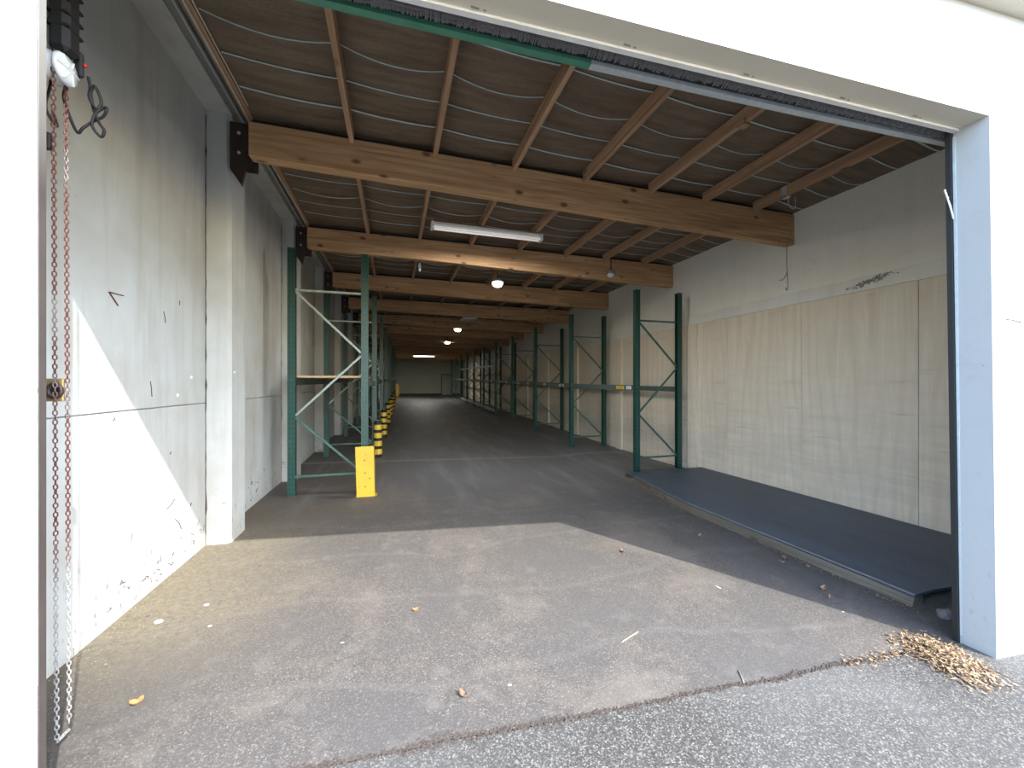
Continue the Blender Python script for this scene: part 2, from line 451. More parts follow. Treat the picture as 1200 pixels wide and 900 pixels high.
for y in YB:
    if y > YEND - 1: continue
    d = drift(y)
    c = MB(); yy = y + .145
    z0 = F(XL, y) - .1
    b = .035
    c.prism([(XL - .05 + d, yy, z0), (XC - b + d, yy, z0), (XC + d, yy + b, z0), (XC + d, yy + .40, z0), (XL - .05 + d, yy + .40, z0)], (0, 0, 4.42 - z0))
    col = c.build('column', M['wallL'], wall_left)
    # dirty joint between wall panel and column
    pts = []
    for k in range(60):
        pts.append((XL + .002 + d, yy - .004 + .006 * noise.noise(Vector((y, k * .9, 1))), z0 + .1 + k * (4.3 - z0) / 60))
    j = MB(); j.tube(pts, [.004 + .013 * max(0, noise.noise(Vector((k * 1.7, y, 2)))) for k in range(60)], 5)
    j.build('dirty_joint', M['crackm'], wall_left)
for a, b in zip(segs, segs[1:]):
    da, db = drift(a), drift(b)
    MB().hexa([(XL - .05 + da, a, 4.385), (XC + da, a, 4.385), (XC + db, b, 4.385), (XL - .05 + db, b, 4.385),
               (XL - .05 + da, a, 4.9), (XC + da, a, 4.9), (XC + db, b, 4.9), (XL - .05 + db, b, 4.9)]).build('ring_beam', M['wallL'], wall_left, bevel=.008)
# marks on the wall: red pen arrow, pits and scuffs
mk = MB(); X = XL + .004
mk.bar((X, 3.255, 2.215), (X, 3.40, 2.222), .004, .012, (1, 0, 0)).bar((X, 3.258, 2.215), (X, 3.345, 2.14), .004, .008, (1, 0, 0))
mk.build('pen_mark', M['mark'], wall_left)
def scuff(pts, r, mm='crackm', par=None):
    return MB().tube(pts, r, 4).build('scuff', M[mm], par or wall_left)
rs = random.Random(3)
for k in range(34):
    y = rs.uniform(3.0, 4.62) if k < 22 else rs.uniform(5.2, 7.1); z = F(XL, y) + abs(rs.gauss(.0, .22)) + .05
    n = rs.randint(2, 5); pts = [(X - .002, y, z)]
    for _ in range(n):
        y += rs.uniform(-.02, .03); z += rs.uniform(-.025, .02); pts.append((X - .002, y, z))
    scuff(pts, rs.uniform(.001, .0032))
for (y, z, dy, dz) in ((3.72, 1.62, .02, -.12), (3.9, 2.2, .03, -.09), (4.0, 1.0, .01, .02), (3.3, 1.35, .02, .02), (4.15, 2.3, .0, .04), (3.95, .55, .12, .05), (4.08, .42, .1, -.12)):
    scuff([(X - .002, y, z), (X - .002, y + dy * .6, z + dz * .4), (X - .002, y + dy, z + dz)], .003)
for (y, z) in ((4.36, 1.66), (4.12, 1.5), (4.75, 1.72)):
    MB().lathe([(.012, -.004), (.018, .003), (.007, .008)], (XL if y < 4.7 else XC, y, z), 'X', 8).build('paint_blob', M['white'], wall_left, smooth=True)

# ------------------------------------------------------------------ right wall
wr = MB()
y_r0 = yf(6) + .17
for a, b in zip([y_r0, 9.5, YEND], [9.5, YEND]):
    da, db = drift(a), drift(b)
    wr.hexa([(XR + da, a, -.5), (XR + .25 + da, a, -.5), (XR + .25 + db, b, -.5), (XR + db, b, -.5),
             (XR + da, a, 4.9), (XR + .25 + da, a, 4.9), (XR + .25 + db, b, 4.9), (XR + db, b, 4.9)])
wall_right = tag(wr.build('wall_right', M['wallR']), kind='structure', label='cream painted right wall with plywood lining below')
for a, b in zip([y_r0, 9.5], [9.5, YEND]):
    da, db = drift(a), drift(b)
    MB().hexa([(XR - .03 + da, a, 2.843), (XR + .02 + da, a, 2.843), (XR + .02 + db, b, 2.843), (XR - .03 + db, b, 2.843),
               (XR - .03 + da, a, 3.02), (XR + .02 + da, a, 3.035), (XR + .02 + db, b, 3.035), (XR - .03 + db, b, 3.02)]).build('ledge_band', M['strip'], wall_right)
y = 2.999 - 1.385
sheets = []
while y < YEND - .2:
    a, b = max(y, y_r0) + .003, min(y + 1.385, YEND) - .003
    ym = (a + b) / 2
    z0 = F(XR, ym) if y > 6.4 else -.098
    o = MB().box(-.019, a - ym, 0, 0, b - ym, 2.84 - z0).build('plywood_sheet', M['ply'], wall_right, (XR - .001 + drift(ym) - rs.uniform(0, .004), ym, z0))
    y += 1.385
for k, y in enumerate([6.62 + 2.747 * i for i in range(0, 12)]):
    z0 = F(XR, y)
    MB().box(-.06, -.13, 0, .0, .13, 2.84 - z0).build('boxed_post', M['ply'], wall_right, (XR - .018 + drift(y), y, z0), bevel=.004)
# sooty smear: many overlapping dabs
bm = bmesh.new(); rq = random.Random(4)
for k in range(260):
    u = max(-1.6, min(1.6, rq.gauss(0, .55))); yy = 3.47 + .21 * u; zz = 2.955 - .045 * u + rq.gauss(0, .017); q = rq.uniform(.003, .010)
    if abs(zz - 2.93) > .085: continue
    bm.faces.new([bm.verts.new((XR - .0318 - k * 2e-6, yy + q * 1.8 * math.cos(a) * rq.uniform(.6, 1.2), zz + q * math.sin(a) * rq.uniform(.6, 1.2))) for a in (0, 1.05, 2.1, 3.14, 4.19, 5.24)])
me = bpy.data.meshes.new('soot_smear'); bm.to_mesh(me); bm.free(); me.materials.append(M['soot'])
o = bpy.data.objects.new('soot_smear', me); COL.objects.link(o); o.parent = wall_right; o['kind'] = 'stuff'; o['label'] = 'sooty dark smear on the pale ledge band'

# ------------------------------------------------------------------ back wall
wb = MB(); wb.box(XL + drift(YEND) - .4, YEND, .0, XR + drift(YEND) + .4, YEND + .25, 4.9)
wall_back = tag(wb.build('wall_back', M['back']), kind='structure', label='grey green wall closing the far end')
MB().box(XL + .4, YEND - .03, F(2, YEND) - .3, XR + .9, YEND, F(2, YEND) + .13).build('baseboard_back', M['crackm'], wall_back)
dr = tag(MB().box(4.75, YEND - .04, F(5, YEND) - .02, 5.75, YEND, F(5, YEND) + 2.1).build('door_1', M['galvdull']), kind='structure', label='grey door in the far wall')
fr = MB()
for (a, b, c, d) in ((4.68, 0, 4.75, 2.17), (5.75, 0, 5.82, 2.17), (4.68, 2.1, 5.82, 2.17)): fr.box(a, YEND - .06, F(5, YEND) + b - .02, c, YEND, F(5, YEND) + d)
fr.build('door_frame', M['crackm'], dr)

# ------------------------------------------------------------------ facade
wf = MB()
XJ0, XJ1, ZH, T = 3.722, 3.647, 3.33, .168
def P(x, z, o=0.): return (x, yf(x) + o, z - (.0245 * (x - 3.647) if 2.6 < z < 3.95 and x < 4.2 else (.0136 if 2.6 < z < 3.95 else 0)))
# right pier (jamb leans a little), left pier with splayed reveal, header
wf.hexa([P(XJ0, -.6), P(14, -.6), P(14, -.6, .25), P(XJ0, -.6, T), P(XJ1, ZH), P(14, ZH), P(14, ZH, .25), P(XJ1, ZH, T)])
wf.hexa([P(-12, -.6), P(-1.212, -.6), P(-1.37, -.6, T), P(-12, -.6, T), P(-12, ZH), P(-1.212, ZH), P(-1.37, ZH, T), P(-12, ZH, T)])
wf.hexa([P(XJ1, ZH), P(14, ZH), P(14, ZH, T), P(XJ1, ZH, T), P(XJ1, 5.0), P(14, 5.0), P(14, 5.0, T), P(XJ1, 5.0, T)])
wf.hexa([P(-12, ZH), P(XJ1, ZH), P(XJ1, ZH, T), P(-12, ZH, T), P(-12, 5.0), P(XJ1, 5.0), P(XJ1, 5.0, T), P(-12, 5.0, T)])
wall_front = tag(wf.build('wall_front', M['facade']), kind='structure', label='white rendered front wall around the big doorway')
# cream lining board under the header and its trim
t1 = tag(MB().hexa([P(-1.2, ZH - .008, .002), P(XJ1, ZH - .008, .002), P(XJ1, ZH - .008, T - .03), P(-1.2, ZH - .008, T - .03),
                    P(-1.2, ZH, .002), P(XJ1, ZH, .002), P(XJ1, ZH, T - .03), P(-1.2, ZH, T - .03)]).build('trim_1', M['cream']), kind='structure', label='cream board under the doorway header')
t2 = tag(MB().hexa([P(-1.2, ZH - .022, T - .03), P(XJ1 - .0, ZH - .022, T - .03), P(XJ1, ZH - .022, T), P(-1.2, ZH - .022, T),
                    P(-1.2, ZH, T - .03), P(XJ1, ZH, T - .03), P(XJ1, ZH, T), P(-1.2, ZH, T)]).build('trim_2', M['white']), kind='structure', label='white metal drip edge along the header')
clips = MB()
for x in (.35, 1.15, 1.9, 2.6, 3.2):
    zc = P(x, ZH)[2]; clips.box(x, yf(x) + .118, zc - .013, x + .04, yf(x) + .124, zc - .007); clips.box(x + .06, yf(x) + .118, zc - .013, x + .075, yf(x) + .124, zc - .007)
clips.build('fixing_clip', M['galvdull'], t1)['kind'] = 'stuff'
ckp = [P(x, 2.02 - .02 * i / 3 + (.004 if i % 2 else 0), -.001) for i, x in enumerate((3.80, 3.86, 3.93, 4.02, 4.1))]
MB().tube(ckp, .003, 4).build('hairline_crack', M['crackm'], wall_front)
# fascia at the eave
fa = MB(); fa.hexa([P(-12, 4.0, -.10), P(14, 4.0, -.10), P(14, 4.0), P(-12, 4.0), P(-12, 4.06, -.10), P(14, 4.06, -.10), P(14, 4.06), P(-12, 4.06)])
fa.hexa([P(-12, 4.075, -.13), P(14, 4.075, -.13), P(14, 4.075), P(-12, 4.075), P(-12, 5.0, -.13), P(14, 5.0, -.13), P(14, 5.0), P(-12, 5.0)])
tag(fa.build('trim_3', M['cream']), kind='structure', label='cream fascia boards above the doorway')
MB().hexa([P(-12, 4.06, -.085), P(14, 4.06, -.085), P(14, 4.06), P(-12, 4.06), P(-12, 4.075, -.085), P(14, 4.075, -.085), P(14, 4.075), P(-12, 4.075)]).build('shadow_groove', M['crackm'], bpy.data.objects['trim_3'])

# ------------------------------------------------------------------ roof
NX, NY = 66, 330
bm = bmesh.new(); G = []
PX = [-1.39, -.44, .451, 1.395, 2.353, 3.34, 4.24, 5.19, 6.004]
y0, y1 = 1.85, YEND
for j in range(NY + 1):
    y = y0 + (y1 - y0) * (j / NY) ** 1.25; row = []
    for i in range(NX + 1):
        x = -1.40 + (XR + .02 + 1.40) * i / NX
        k = max(q for q in range(len(PX)) if PX[q] <= x + 1e-6) if x > PX[0] else 0
        k = min(k, len(PX) - 2); u = (x - PX[k]) / (PX[k + 1] - PX[k]); s = max(0, 4 * u * (1 - u))
        z = 4.352 - s * (.022 + .03 * noise.noise(Vector((k * 3.3, y * 1.9, 0)))) + .010 * noise.noise(Vector((x * 2, y * 9, 4)))
        z = min(z, 4.36)
        if x > 5.3: z -= .07 * sm((x - 5.3) / .7)
        row.append(bm.verts.new((x + drift(y), y, z)))
    G.append(row)
for A, B in zip(G, G[1:]):
    for i in range(NX): bm.faces.new((A[i], B[i], B[i + 1], A[i + 1]))
me = bpy.data.meshes.new('ceiling'); bm.to_mesh(me); bm.free(); me.materials.append(M['lining'])
for p in me.polygons: p.use_smooth = True
ceiling = bpy.data.objects.new('ceiling', me); COL.objects.link(ceiling); tag(ceiling, kind='structure', label='brown building paper sagging between the purlins')
rf = MB(); rf.box(-2.4, 1.85, 4.92, 7.2, YEND + .3, 5.0); rf.build('roof_sheet', M['galvdull'], ceiling)  # unseen roof slab above the paper, put in to block light
# beams
def Zt(x): return 4.255
def Zb(x): return 3.887 - .0175 * x
beams = []
x0, x1 = -1.407, XR - .004
bmesh_beam = MB().hexa([(x0, 0, Zb(x0)), (x1, 0, Zb(x1)), (x1, .14, Zb(x1)), (x0, .14, Zb(x0)), (x0, 0, Zt(x0)), (x1, 0, Zt(x1)), (x1, .14, Zt(x1)), (x0, .14, Zt(x0))])
b0 = bmesh_beam.build('beam', M['beam'], ceiling, (0, YB[0], 0), bevel=.006)
br = MB()   # steel end bracket on the column
br.box(-1.607, .146, 3.80, -1.597, .30, 4.30); br.box(-1.607, .142, 3.80, -1.36, .150, 4.26)
br.prism([(-1.60, .10, 3.80), (-1.60, .10, 4.28), (-1.41, .10, 4.28), (-1.41, .10, 3.86), (-1.47, .10, 3.80), (-1.50, .10, 3.64)], (0, .045, 0))
br0 = br.build('bracket', M['steel'], b0)
bl = MB()
for (x, z) in ((-1.53, 4.17), (-1.53, 3.98)):
    bl.lathe([(.016, -.0), (.016, .012), (.006, .016)], (0, 0, 0), 'Z', 6)
    for v in bl.bm.verts[-18:] if False else []: pass
bl.bm.free()
bolts = MB()
for (x, z) in ((-1.52, 4.17), (-1.52, 3.97)):
    n0 = len(bolts.bm.verts)
    pr = [(.016, 0.), (.016, .012), (.006, .016)]
    rings = []
    for (r, h) in pr: rings.append([bolts.bm.verts.new((x + r * math.cos(a * math.pi / 3), .10 - h, z + r * math.sin(a * math.pi / 3))) for a in range(6)])
    for A, B in zip(rings, rings[1:]):
        for k in range(6): bolts.bm.faces.new((A[k], A[(k + 1) % 6], B[(k + 1) % 6], B[k]))
    bolts.bm.faces.new(rings[-1])
bo0 = bolts.build('bolt', M['galv'], b0)
for y in YB[1:]:
    if y > YEND - .5: continue
    c = put(b0, ceiling, (drift(y), y, 0)); put(br0, c); put(bo0, c)
# purlins, one length per bay
ends = [1.9] + [y for y in YB if y < YEND] + [YEND]
for bi in range(len(ends) - 1):
    a = ends[bi] + (.142 if bi else 0); b = ends[bi + 1] - .002
    for x in PX[1:-1]:
        h = MB().box(-.025, 0, -.0, .025, b - a, .145)
        rr = random.Random(int(x * 100) + bi)
        z = 4.203 - .012 * (x > 3) + rr.uniform(-.004, .004)
        o = h.build('purlin', M['purlin'], ceiling, (x + drift(a) + rr.uniform(-.01, .01), a, z), bevel=.003)
        o.rotation_euler = (0, 0, -math.atan(.021) if a > 9.5 else 0)
# pale straps and slack wires below the paper
y = 2.68; k = 1
while y < 24:
    if all(abs(y - q - .05) > .16 for q in YB):
        sag = .0 if k % 3 else .03
        for i in range(len(PX) - 1):
            a, b = PX[i] + .03, PX[i + 1] - .03
            if i == len(PX) - 2: b = XR - .02
            pts = []
            for q in range(9):
                u = q / 8; s = 4 * u * (1 - u)
                zz = 4.337 - s * (.018 + sag) - (.07 * sm((a + (b - a) * u - 5.3) / .7))
                pts.append((a + (b - a) * u + drift(y), y + .03 * (a + (b - a) * u) - .05 + s * sag * .9, zz))
            m_ = MB()
            if k % 3: 
                for p, q2 in zip(pts, pts[1:]): m_.bar(p, q2, .014 + .006 * (k % 2), .003)
            else: m_.tube(pts, .0045, 5)
            m_.build('strap' if k % 3 else 'slack_wire', M['strap'], ceiling)
        k += 1
    y += .385
# dark strips painting in the shade of the gap above the beams
for q in YB[:6]:
    MB().box(-1.38, q + .02, 4.256, XR - .02, q + .13, 4.29).build('gap_shade', M['dark'], ceiling, (drift(q), 0, 0))
# left eave: channel, rail, wall plate and cable
def runner(name, xa, za, xb, zb, m, a=1.9, b=YEND):
    for s0, s1 in ((a, 9.5), (9.5, b)):
        d0, d1 = drift(s0), drift(s1)
        MB().hexa([(xa + d0, s0, za), (xb + d0, s0, za), (xb + d1, s1, za), (xa + d1, s1, za), (xa + d0, s0, zb), (xb + d0, s0, zb), (xb + d1, s1, zb), (xa + d1, s1, zb)]).build(name, M[m], ceiling)
runner('dark_channel', -1.605, 4.40, -1.545, 4.5, 'galvdull')
runner('metal_rail', -1.548, 4.385, -1.530, 4.42, 'galv')
runner('channel_web', -1.53, 4.43, -1.46, 4.45, 'galvdull')
runner('wall_plate', -1.46, 4.335, -1.395, 4.46, 'purlin')
runner('closing_board', -1.62, 4.50, -1.38, 4.52, 'dark')
cb = MB().tube([(-1.44 + .01 * math.sin(y * 2.1) + drift(y), y, 4.325 + .006 * math.sin(y * 3)) for y in [1.9 + .25 * i for i in range(60)]], .008, 6)
cb.build('eave_cable', M['cable'], ceiling, smooth=True)
cb = MB().tube([(-1.375, y, 4.334 + .004 * math.sin(y * 5)) for y in [1.9 + .1 * i for i in range(26)]], .006, 6)
cb.build('eave_cable', M['cable'], ceiling, smooth=True)
cb = MB().tube([(-1.50 + .06 * sm((y - 2.6) / .9), y, 4.37 - .02 * math.sin((y - 1.9) * 2)) for y in [1.9 + .1 * i for i in range(18)]], .007, 6)
cb.build('loose_cable', M['dark'], ceiling, smooth=True)

# ------------------------------------------------------------------ roller shutter, rolled up
Zr = 3.33
sh = empty('roller_shutter', (1.2, yf(1.2) + .4, Zr), 'rolled up shutter with sagging green and silver bottom rail under the header', 'shutter')
sh.location = (0, 0, 0)
def rail(name, xa, xb, o0, o1, z0, z1, m, n=16):
    b_ = MB()
    def sg(x): return .022 * math.sin((x + .9) / 4.9 * math.pi * 1.0) * -1 + .02
    for i in range(n):
        a = xa + (xb - xa) * i / n; b = xa + (xb - xa) * (i + 1) / n
        b_.hexa([P(a, z0 + sg(a), o0), P(b, z0 + sg(b), o0), P(b, z0 + sg(b), o1), P(a, z0 + sg(a), o1), P(a, z1 + sg(a), o0), P(b, z1 + sg(b), o0), P(b, z1 + sg(b), o1), P(a, z1 + sg(a), o1)])
    bmesh.ops.remove_doubles(b_.bm, verts=b_.bm.verts, dist=1e-5)
    o = b_.build(name, M[m], sh); return o
rail('bottom_rail', -1.15, 1.05, .275, .315, Zr - .012, Zr + .05, 'greenrail')['label'] = 'green painted left length of the bottom rail'
rail('bottom_rail', 1.05, 3.96, .275, .315, Zr - .012, Zr + .05, 'galv')['label'] = 'bare silver right length of the bottom rail'
rail('rubber_strip', -1.15, 3.96, .255, .275, Zr + .012, Zr + .055, 'dark')
rail('rail_lip', -1.15, 3.96, .247, .255, Zr + .03, Zr + .036, 'galv')
tb = MB().tube([P(x, Zr + .035, .243) for x in [1.2 + .114 * i for i in range(25)]], [.012 + .014 * i / 24 for i in range(25)], 10)
tb.build('edge_tube', M['galv'], sh, smooth=True)
rail('curtain', -1.15, 3.96, .29, .30, Zr + .05, Zr + .32, 'galvdull')
MB().tube([P(-1.15, Zr + .5, .42), P(3.6, Zr + .5, .42)], .2, 24).build('curtain_roll', M['galvdull'], sh, smooth=True)
# brush seal: many bristle tufts behind the drip edge
bs = MB(); rb = random.Random(5)
x = -1.15
while x < 3.95:
    wdt = rb.uniform(.004, .008); dz = rb.uniform(-.006, .012)
    bs.hexa([P(x, ZH - .012 + dz, T + .065), P(x + wdt, ZH - .012 + dz, T + .065), P(x + wdt, ZH - .012 + dz, T + .07), P(x, ZH - .012 + dz, T + .07),
             P(x, ZH + .04, T + .004), P(x + wdt, ZH + .04, T + .004), P(x + wdt, ZH + .05, T + .012), P(x, ZH + .05, T + .012)]); x += wdt + .0015
o = bs.build('brush_seal', M['brush'], sh); o['kind'] = 'stuff'
MB().hexa([P(-1.15, ZH + .04, T + .002), P(3.95, ZH + .04, T + .002), P(3.95, ZH + .04, .25), P(-1.15, ZH + .04, .25), P(-1.15, ZH + .06, T + .002), P(3.95, ZH + .06, T + .002), P(3.95, ZH + .06, .25), P(-1.15, ZH + .06, .25)]).build('seal_plate', M['dark'], sh)
# guides
gr = MB(); gr.hexa([P(XJ0 - .022, F(3.7, 1.7) - .0, T + .003), P(XJ0 - .002, F(3.7, 1.7), T + .003), P(XJ0 - .002, F(3.7, 1.7), T + .03), P(XJ0 - .024, F(3.7, 1.7), T + .03),
                    P(XJ1 - .022, ZH + .02, T + .003), P(XJ1 - .002, ZH + .02, T + .003), P(XJ1 - .002, ZH + .02, T + .03), P(XJ1 - .024, ZH + .02, T + .03)])
gd = gr.build('door_guide', M['dark']); tag(gd, 'black steel shutter guide against the right jamb', 'shutter guide')
gl = MB(); gl.hexa([P(XJ0 - .008, F(3.7, 1.7), T - .012), P(XJ0 - .001, F(3.7, 1.7), T - .012), P(XJ0 - .001, F(3.7, 1.7), T), P(XJ0 - .008, F(3.7, 1.7), T),
                    P(XJ1 - .008, ZH - .05, T - .012), P(XJ1 - .001, ZH - .05, T - .012), P(XJ1 - .001, ZH - .05, T), P(XJ1 - .008, ZH - .05, T)])
gl.build('metal_lip', M['galv'], gd)
MB().tube([P(3.60, 2.86, T - .0), P(3.585, 2.92, T + .01), P(3.60, 2.80, T - .01), P(3.63, 2.72, T - .01)], .005, 5).build('loose_tie', M['cable'], gd)
def m_guide():
    t = NT('rusty_guide_steel'); x, y, z = t.xyz(); n = t.noise(t.mapped((1, 1, .4)), 9, 5, .7)
    c = t.mix(n, (.028, .02, .018), (.085, .07, .06)); c = t.mix(t.rng(z, 2.3, 2.9, 0, .8), c, (.26, .25, .22)); t.col(c); t.rough(.6); return t.m
M['guide'] = m_guide()
g = MB(); xx = -1.212
g.hexa([P(xx + .0005, F(xx, 1.7), .002), P(xx + .003, F(xx, 1.7), .002), P(xx + .003, F(xx, 1.7), .032), P(xx + .0005, F(xx, 1.7), .032),
        P(xx + .0005, ZH, .002), P(xx + .003, ZH, .002), P(xx + .003, ZH, .032), P(xx + .0005, ZH, .032)])
g2 = g.build('door_guide', M['guide']); tag(g2, 'thin rusty steel angle edging the left side of the doorway', 'shutter guide')

# ------------------------------------------------------------------ shutter operator, chain, cable
CX, CY = -1.435, 2.26
op = empty('shutter_operator', (CX, CY, 3.05), 'black shutter motor with clear chain wheel high on the left wall', 'motor')
def pt(name, mb, m, par=op, loc=None, **k):
    o = mb.build(name, M[m], par, **k); o.location = (0, 0, 0) if loc is None else loc
    return o
b_ = MB(); b_.box(-.385, -.04, .08, -.142, .06, .12); pt('wall_bracket', b_, 'galvdull', bevel=.004)
b_ = MB(); b_.box(-.045, -.015, .055, .03, .075, .62); pt('motor_housing', b_, 'black', bevel=.02)
b_ = MB()
for k in range(7): b_.box(-.047, -.017, .16 + k * .06, .032, .077, .172 + k * .06)
pt('cooling_fin', b_, 'black')['kind'] = 'stuff'
b_ = MB(); b_.box(-.14, -.05, .055, -.047, .04, .5); pt('gear_cover', b_, 'galvdull', bevel=.01)
b_ = MB(); b_.box(-.01, .077, .0, .025, .10, .12); pt('cable_gland', b_, 'black', bevel=.008)
b_ = MB(); b_.lathe([(.009, 0), (.009, .01), (.005, .014)], (.026, .088, .06), 'X', 12); pt('stop_button', b_, 'redp', smooth=True)
b_ = MB(); b_.lathe([(.03, -.04), (.060, -.036), (.068, -.026), (.045, -.012), (.045, -.002), (.068, .010), (.062, .022), (.03, .030), (.01, .032)], (0, 0, 0), 'X', 28)
whl = pt('chain_wheel', b_, 'clear', loc=(.0, .0, -.03), smooth=True)
for k in range(6):
    b_ = MB(); a = k * math.pi / 3
    b_.bar((.032, .015 * math.cos(a), .015 * math.sin(a)), (.024, .06 * math.cos(a), .06 * math.sin(a)), .004, .008, (1, 0, 0)); b_.build('spoke', M['white'], whl)
# chain
zb = F(CX, CY) + .03
chain = empty('hand_chain', (CX, CY, zb), 'rusty steel hand chain hanging in a long double loop beside the left wall', 'chain')
lk = MB(); L_, W_ = .0072, .0062
pts = []
for k in range(12):
    a = 2 * math.pi * k / 12
    pts.append((W_ * math.cos(a), 0, L_ * math.sin(a) + (L_ * .45 if math.sin(a) > 0 else -L_ * .45)))
lk.tube(pts, .0027, 5, close=True)
l0 = lk.build('link', M['rust'], chain, smooth=True)
path = []
xa, xb = -.045, .03
top = 3.03 - zb
nz = 147
dy = .034
for i in range(nz): path.append(Vector((-.006 + .012 * i / nz, -dy, top - (top - .015) * i / nz)))
for i in range(4): u = (i + .7) / 4.4; path.append(Vector((.006, -dy + 2 * dy * u, .012)))
for i in range(nz): path.append(Vector((.006 - .012 * i / nz, dy, .03 + (top - .045) * (i + 1) / nz)))
for i, p in enumerate(path):
    o = l0 if i == 0 else put(l0, chain)
    o.location = p
    if nz <= i < nz + 4: o.rotation_euler = (R(90), R(90) * (i % 2), 0)
    else: o.rotation_euler = (0, 0, R(25) + R(90) * (i % 2) + .2 * math.sin(i))
# cables of the operator
def cable(name, ctrl, r, m, label, cat, par=None):
    cu = []
    P_ = [Vector(c) for c in ctrl]; P_ = [P_[0]] + P_ + [P_[-1]]
    for i in range(1, len(P_) - 2):
        for s in range(8):
            t = s / 8; a, b, c, d = P_[i - 1:i + 3]
            cu.append(.5 * ((2 * b) + (-a + c) * t + (2 * a - 5 * b + 4 * c - d) * t * t + (-a + 3 * b - 3 * c + d) * t ** 3))
    cu.append(P_[-2])
    o = MB().tube(cu, r, 8).build(name, M[m], par, smooth=True)
    if label: tag(o, label, cat)
    return o
q = (CX, CY)
def kn(pts, y):                                            # (x, z) points in a plane a little inside the chain
    return [(x, y + .01 * math.sin(k * 2.1), z) for k, (x, z) in enumerate(pts)]
cable('motor_cable', kn([(-1.405, 3.075), (-1.403, 3.03), (-1.395, 2.97), (-1.375, 2.93), (-1.36, 2.97), (-1.375, 3.03), (-1.395, 3.0), (-1.39, 2.93), (-1.36, 2.86), (-1.345, 2.83), (-1.362, 2.80), (-1.385, 2.84),
      (-1.375, 2.91), (-1.345, 2.945), (-1.33, 2.925), (-1.35, 2.895), (-1.39, 2.87), (-1.42, 2.82), (-1.445, 2.80), (-1.475, 2.86), (-1.49, 2.95), (-1.485, 3.03)], 2.37), .0062, 'black',
      'black rubber cable knotted in a loose bundle below the shutter motor', 'cable')
cable('control_cable', kn([(-1.515, 3.05), (-1.525, 2.98), (-1.53, 2.88), (-1.515, 2.82), (-1.50, 2.80), (-1.505, 2.86)], 2.33), .0055, 'black',
      'short black cable end dangling behind the left strand of chain', 'cable')
b_ = MB(); b_.box(-.02, -.012, -.04, .02, .012, .04)
o = b_.build('cable_plug', M['black'], None, (-1.535, 2.33, 2.72), bevel=.006); tag(o, 'small black plug hanging beside the chain high on the left', 'plug')
# chain keeper plate
kp = empty('chain_keeper', (CX - .06, CY + .05, 1.52), 'square tarnished plate with a dark round hole behind the chain', 'bracket')
b_ = MB(); b_.box(-.045, -.008, 0, .04, .004, .105); kb = b_.build('plate', M['brass'], kp, bevel=.003)
b_ = MB(); b_.bar((-.31, 0, .05), (-.04, 0, .05), .02, .02); b_.build('arm', M['steel'], kp)
b_ = MB(); b_.tube([(.012 + .024 * math.cos(a * math.pi / 8), -.012, .05 + .030 * math.sin(a * math.pi / 8)) for a in range(16)], .009, 8, close=True); b_.build('ring', M['steel'], kp, smooth=True)
o = MB().lathe([(.022, 0), (.022, .003)], (0, 0, 0), 'Z', 16).build('hole', M['dark'], kp, (.012, -.009, .05)); o.rotation_euler = (R(90), 0, 0)

# ------------------------------------------------------------------ platform on the right
PZ = -.088
pl = empty('raised_platform', (5.0, 4.2, F(5, 4.2)), 'low blue black platform along the plywood wall at right', 'platform')
pz0 = -F(5, 4.2)
def lp(x, y, z): return (x - 5.0, y - 4.2, z - F(5, 4.2))
edge = []
re = random.Random(11)
N_ = 30
for i in range(N_ + 1):
    t = i / N_; y = 2.02 + (6.42 - 2.02) * t; x = 3.985 + .02 * math.sin(t * 9) * .3 + (.23 * sm((t - .55) / .45)) + re.uniform(-.004, .004)
    edge.append((x, y))
b_ = MB(); 
poly = [lp(x, y, PZ - .022) for x, y in edge] + [lp(5.975, 6.40, PZ - .022), lp(5.975, 2.0, PZ - .022), lp(4.5, 2.01, PZ - .022), lp(4.2, 2.03, PZ - .022)]
b_.prism(poly, (0, 0, .022)); b_.build('deck', M['mat'], pl)
b_ = MB()
for i in range(N_):
    (xa, ya), (xb, yb) = edge[i], edge[i + 1]
    fa_, fb_ = F(xa, ya), F(xb, yb); j0 = .012 * noise.noise(Vector((i * .6, 1, 1))); j1 = .012 * noise.noise(Vector(((i + 1) * .6, 1, 1)))
    b_.hexa([lp(xa - .035 + j0, ya, fa_ - .01), lp(xa + .1, ya, fa_ - .01), lp(xb + .1, yb, fb_ - .01), lp(xb - .035 + j1, yb, fb_ - .01),
             lp(xa - .004, ya, PZ - .023), lp(xa + .1, ya, PZ - .023), lp(xb + .1, yb, PZ - .023), lp(xb - .004, yb, PZ - .023)])
b_.build('edge_kerb', M['kerbwood'], pl)['label'] = 'crumbling brown grey edge of the platform'
b_ = MB()
for i in range(N_ - 2):
    (xa, ya), (xb, yb) = edge[i], edge[i + 1]
    b_.hexa([lp(xa - .006, ya, PZ - .006), lp(xa + .006, ya, PZ - .006), lp(xb + .006, yb, PZ - .006), lp(xb - .006, yb, PZ - .006),
             lp(xa - .006, ya, PZ + .004), lp(xa + .006, ya, PZ + .004), lp(xb + .006, yb, PZ + .004), lp(xb - .006, yb, PZ + .004)])
b_.build('edge_strip', M['galvdull'], pl)
b_ = MB(); b_.box(*lp(4.2, 2.1, F(5, 4) - .02), *lp(5.97, 6.38, PZ - .023)); b_.build('base', M['soil'], pl)
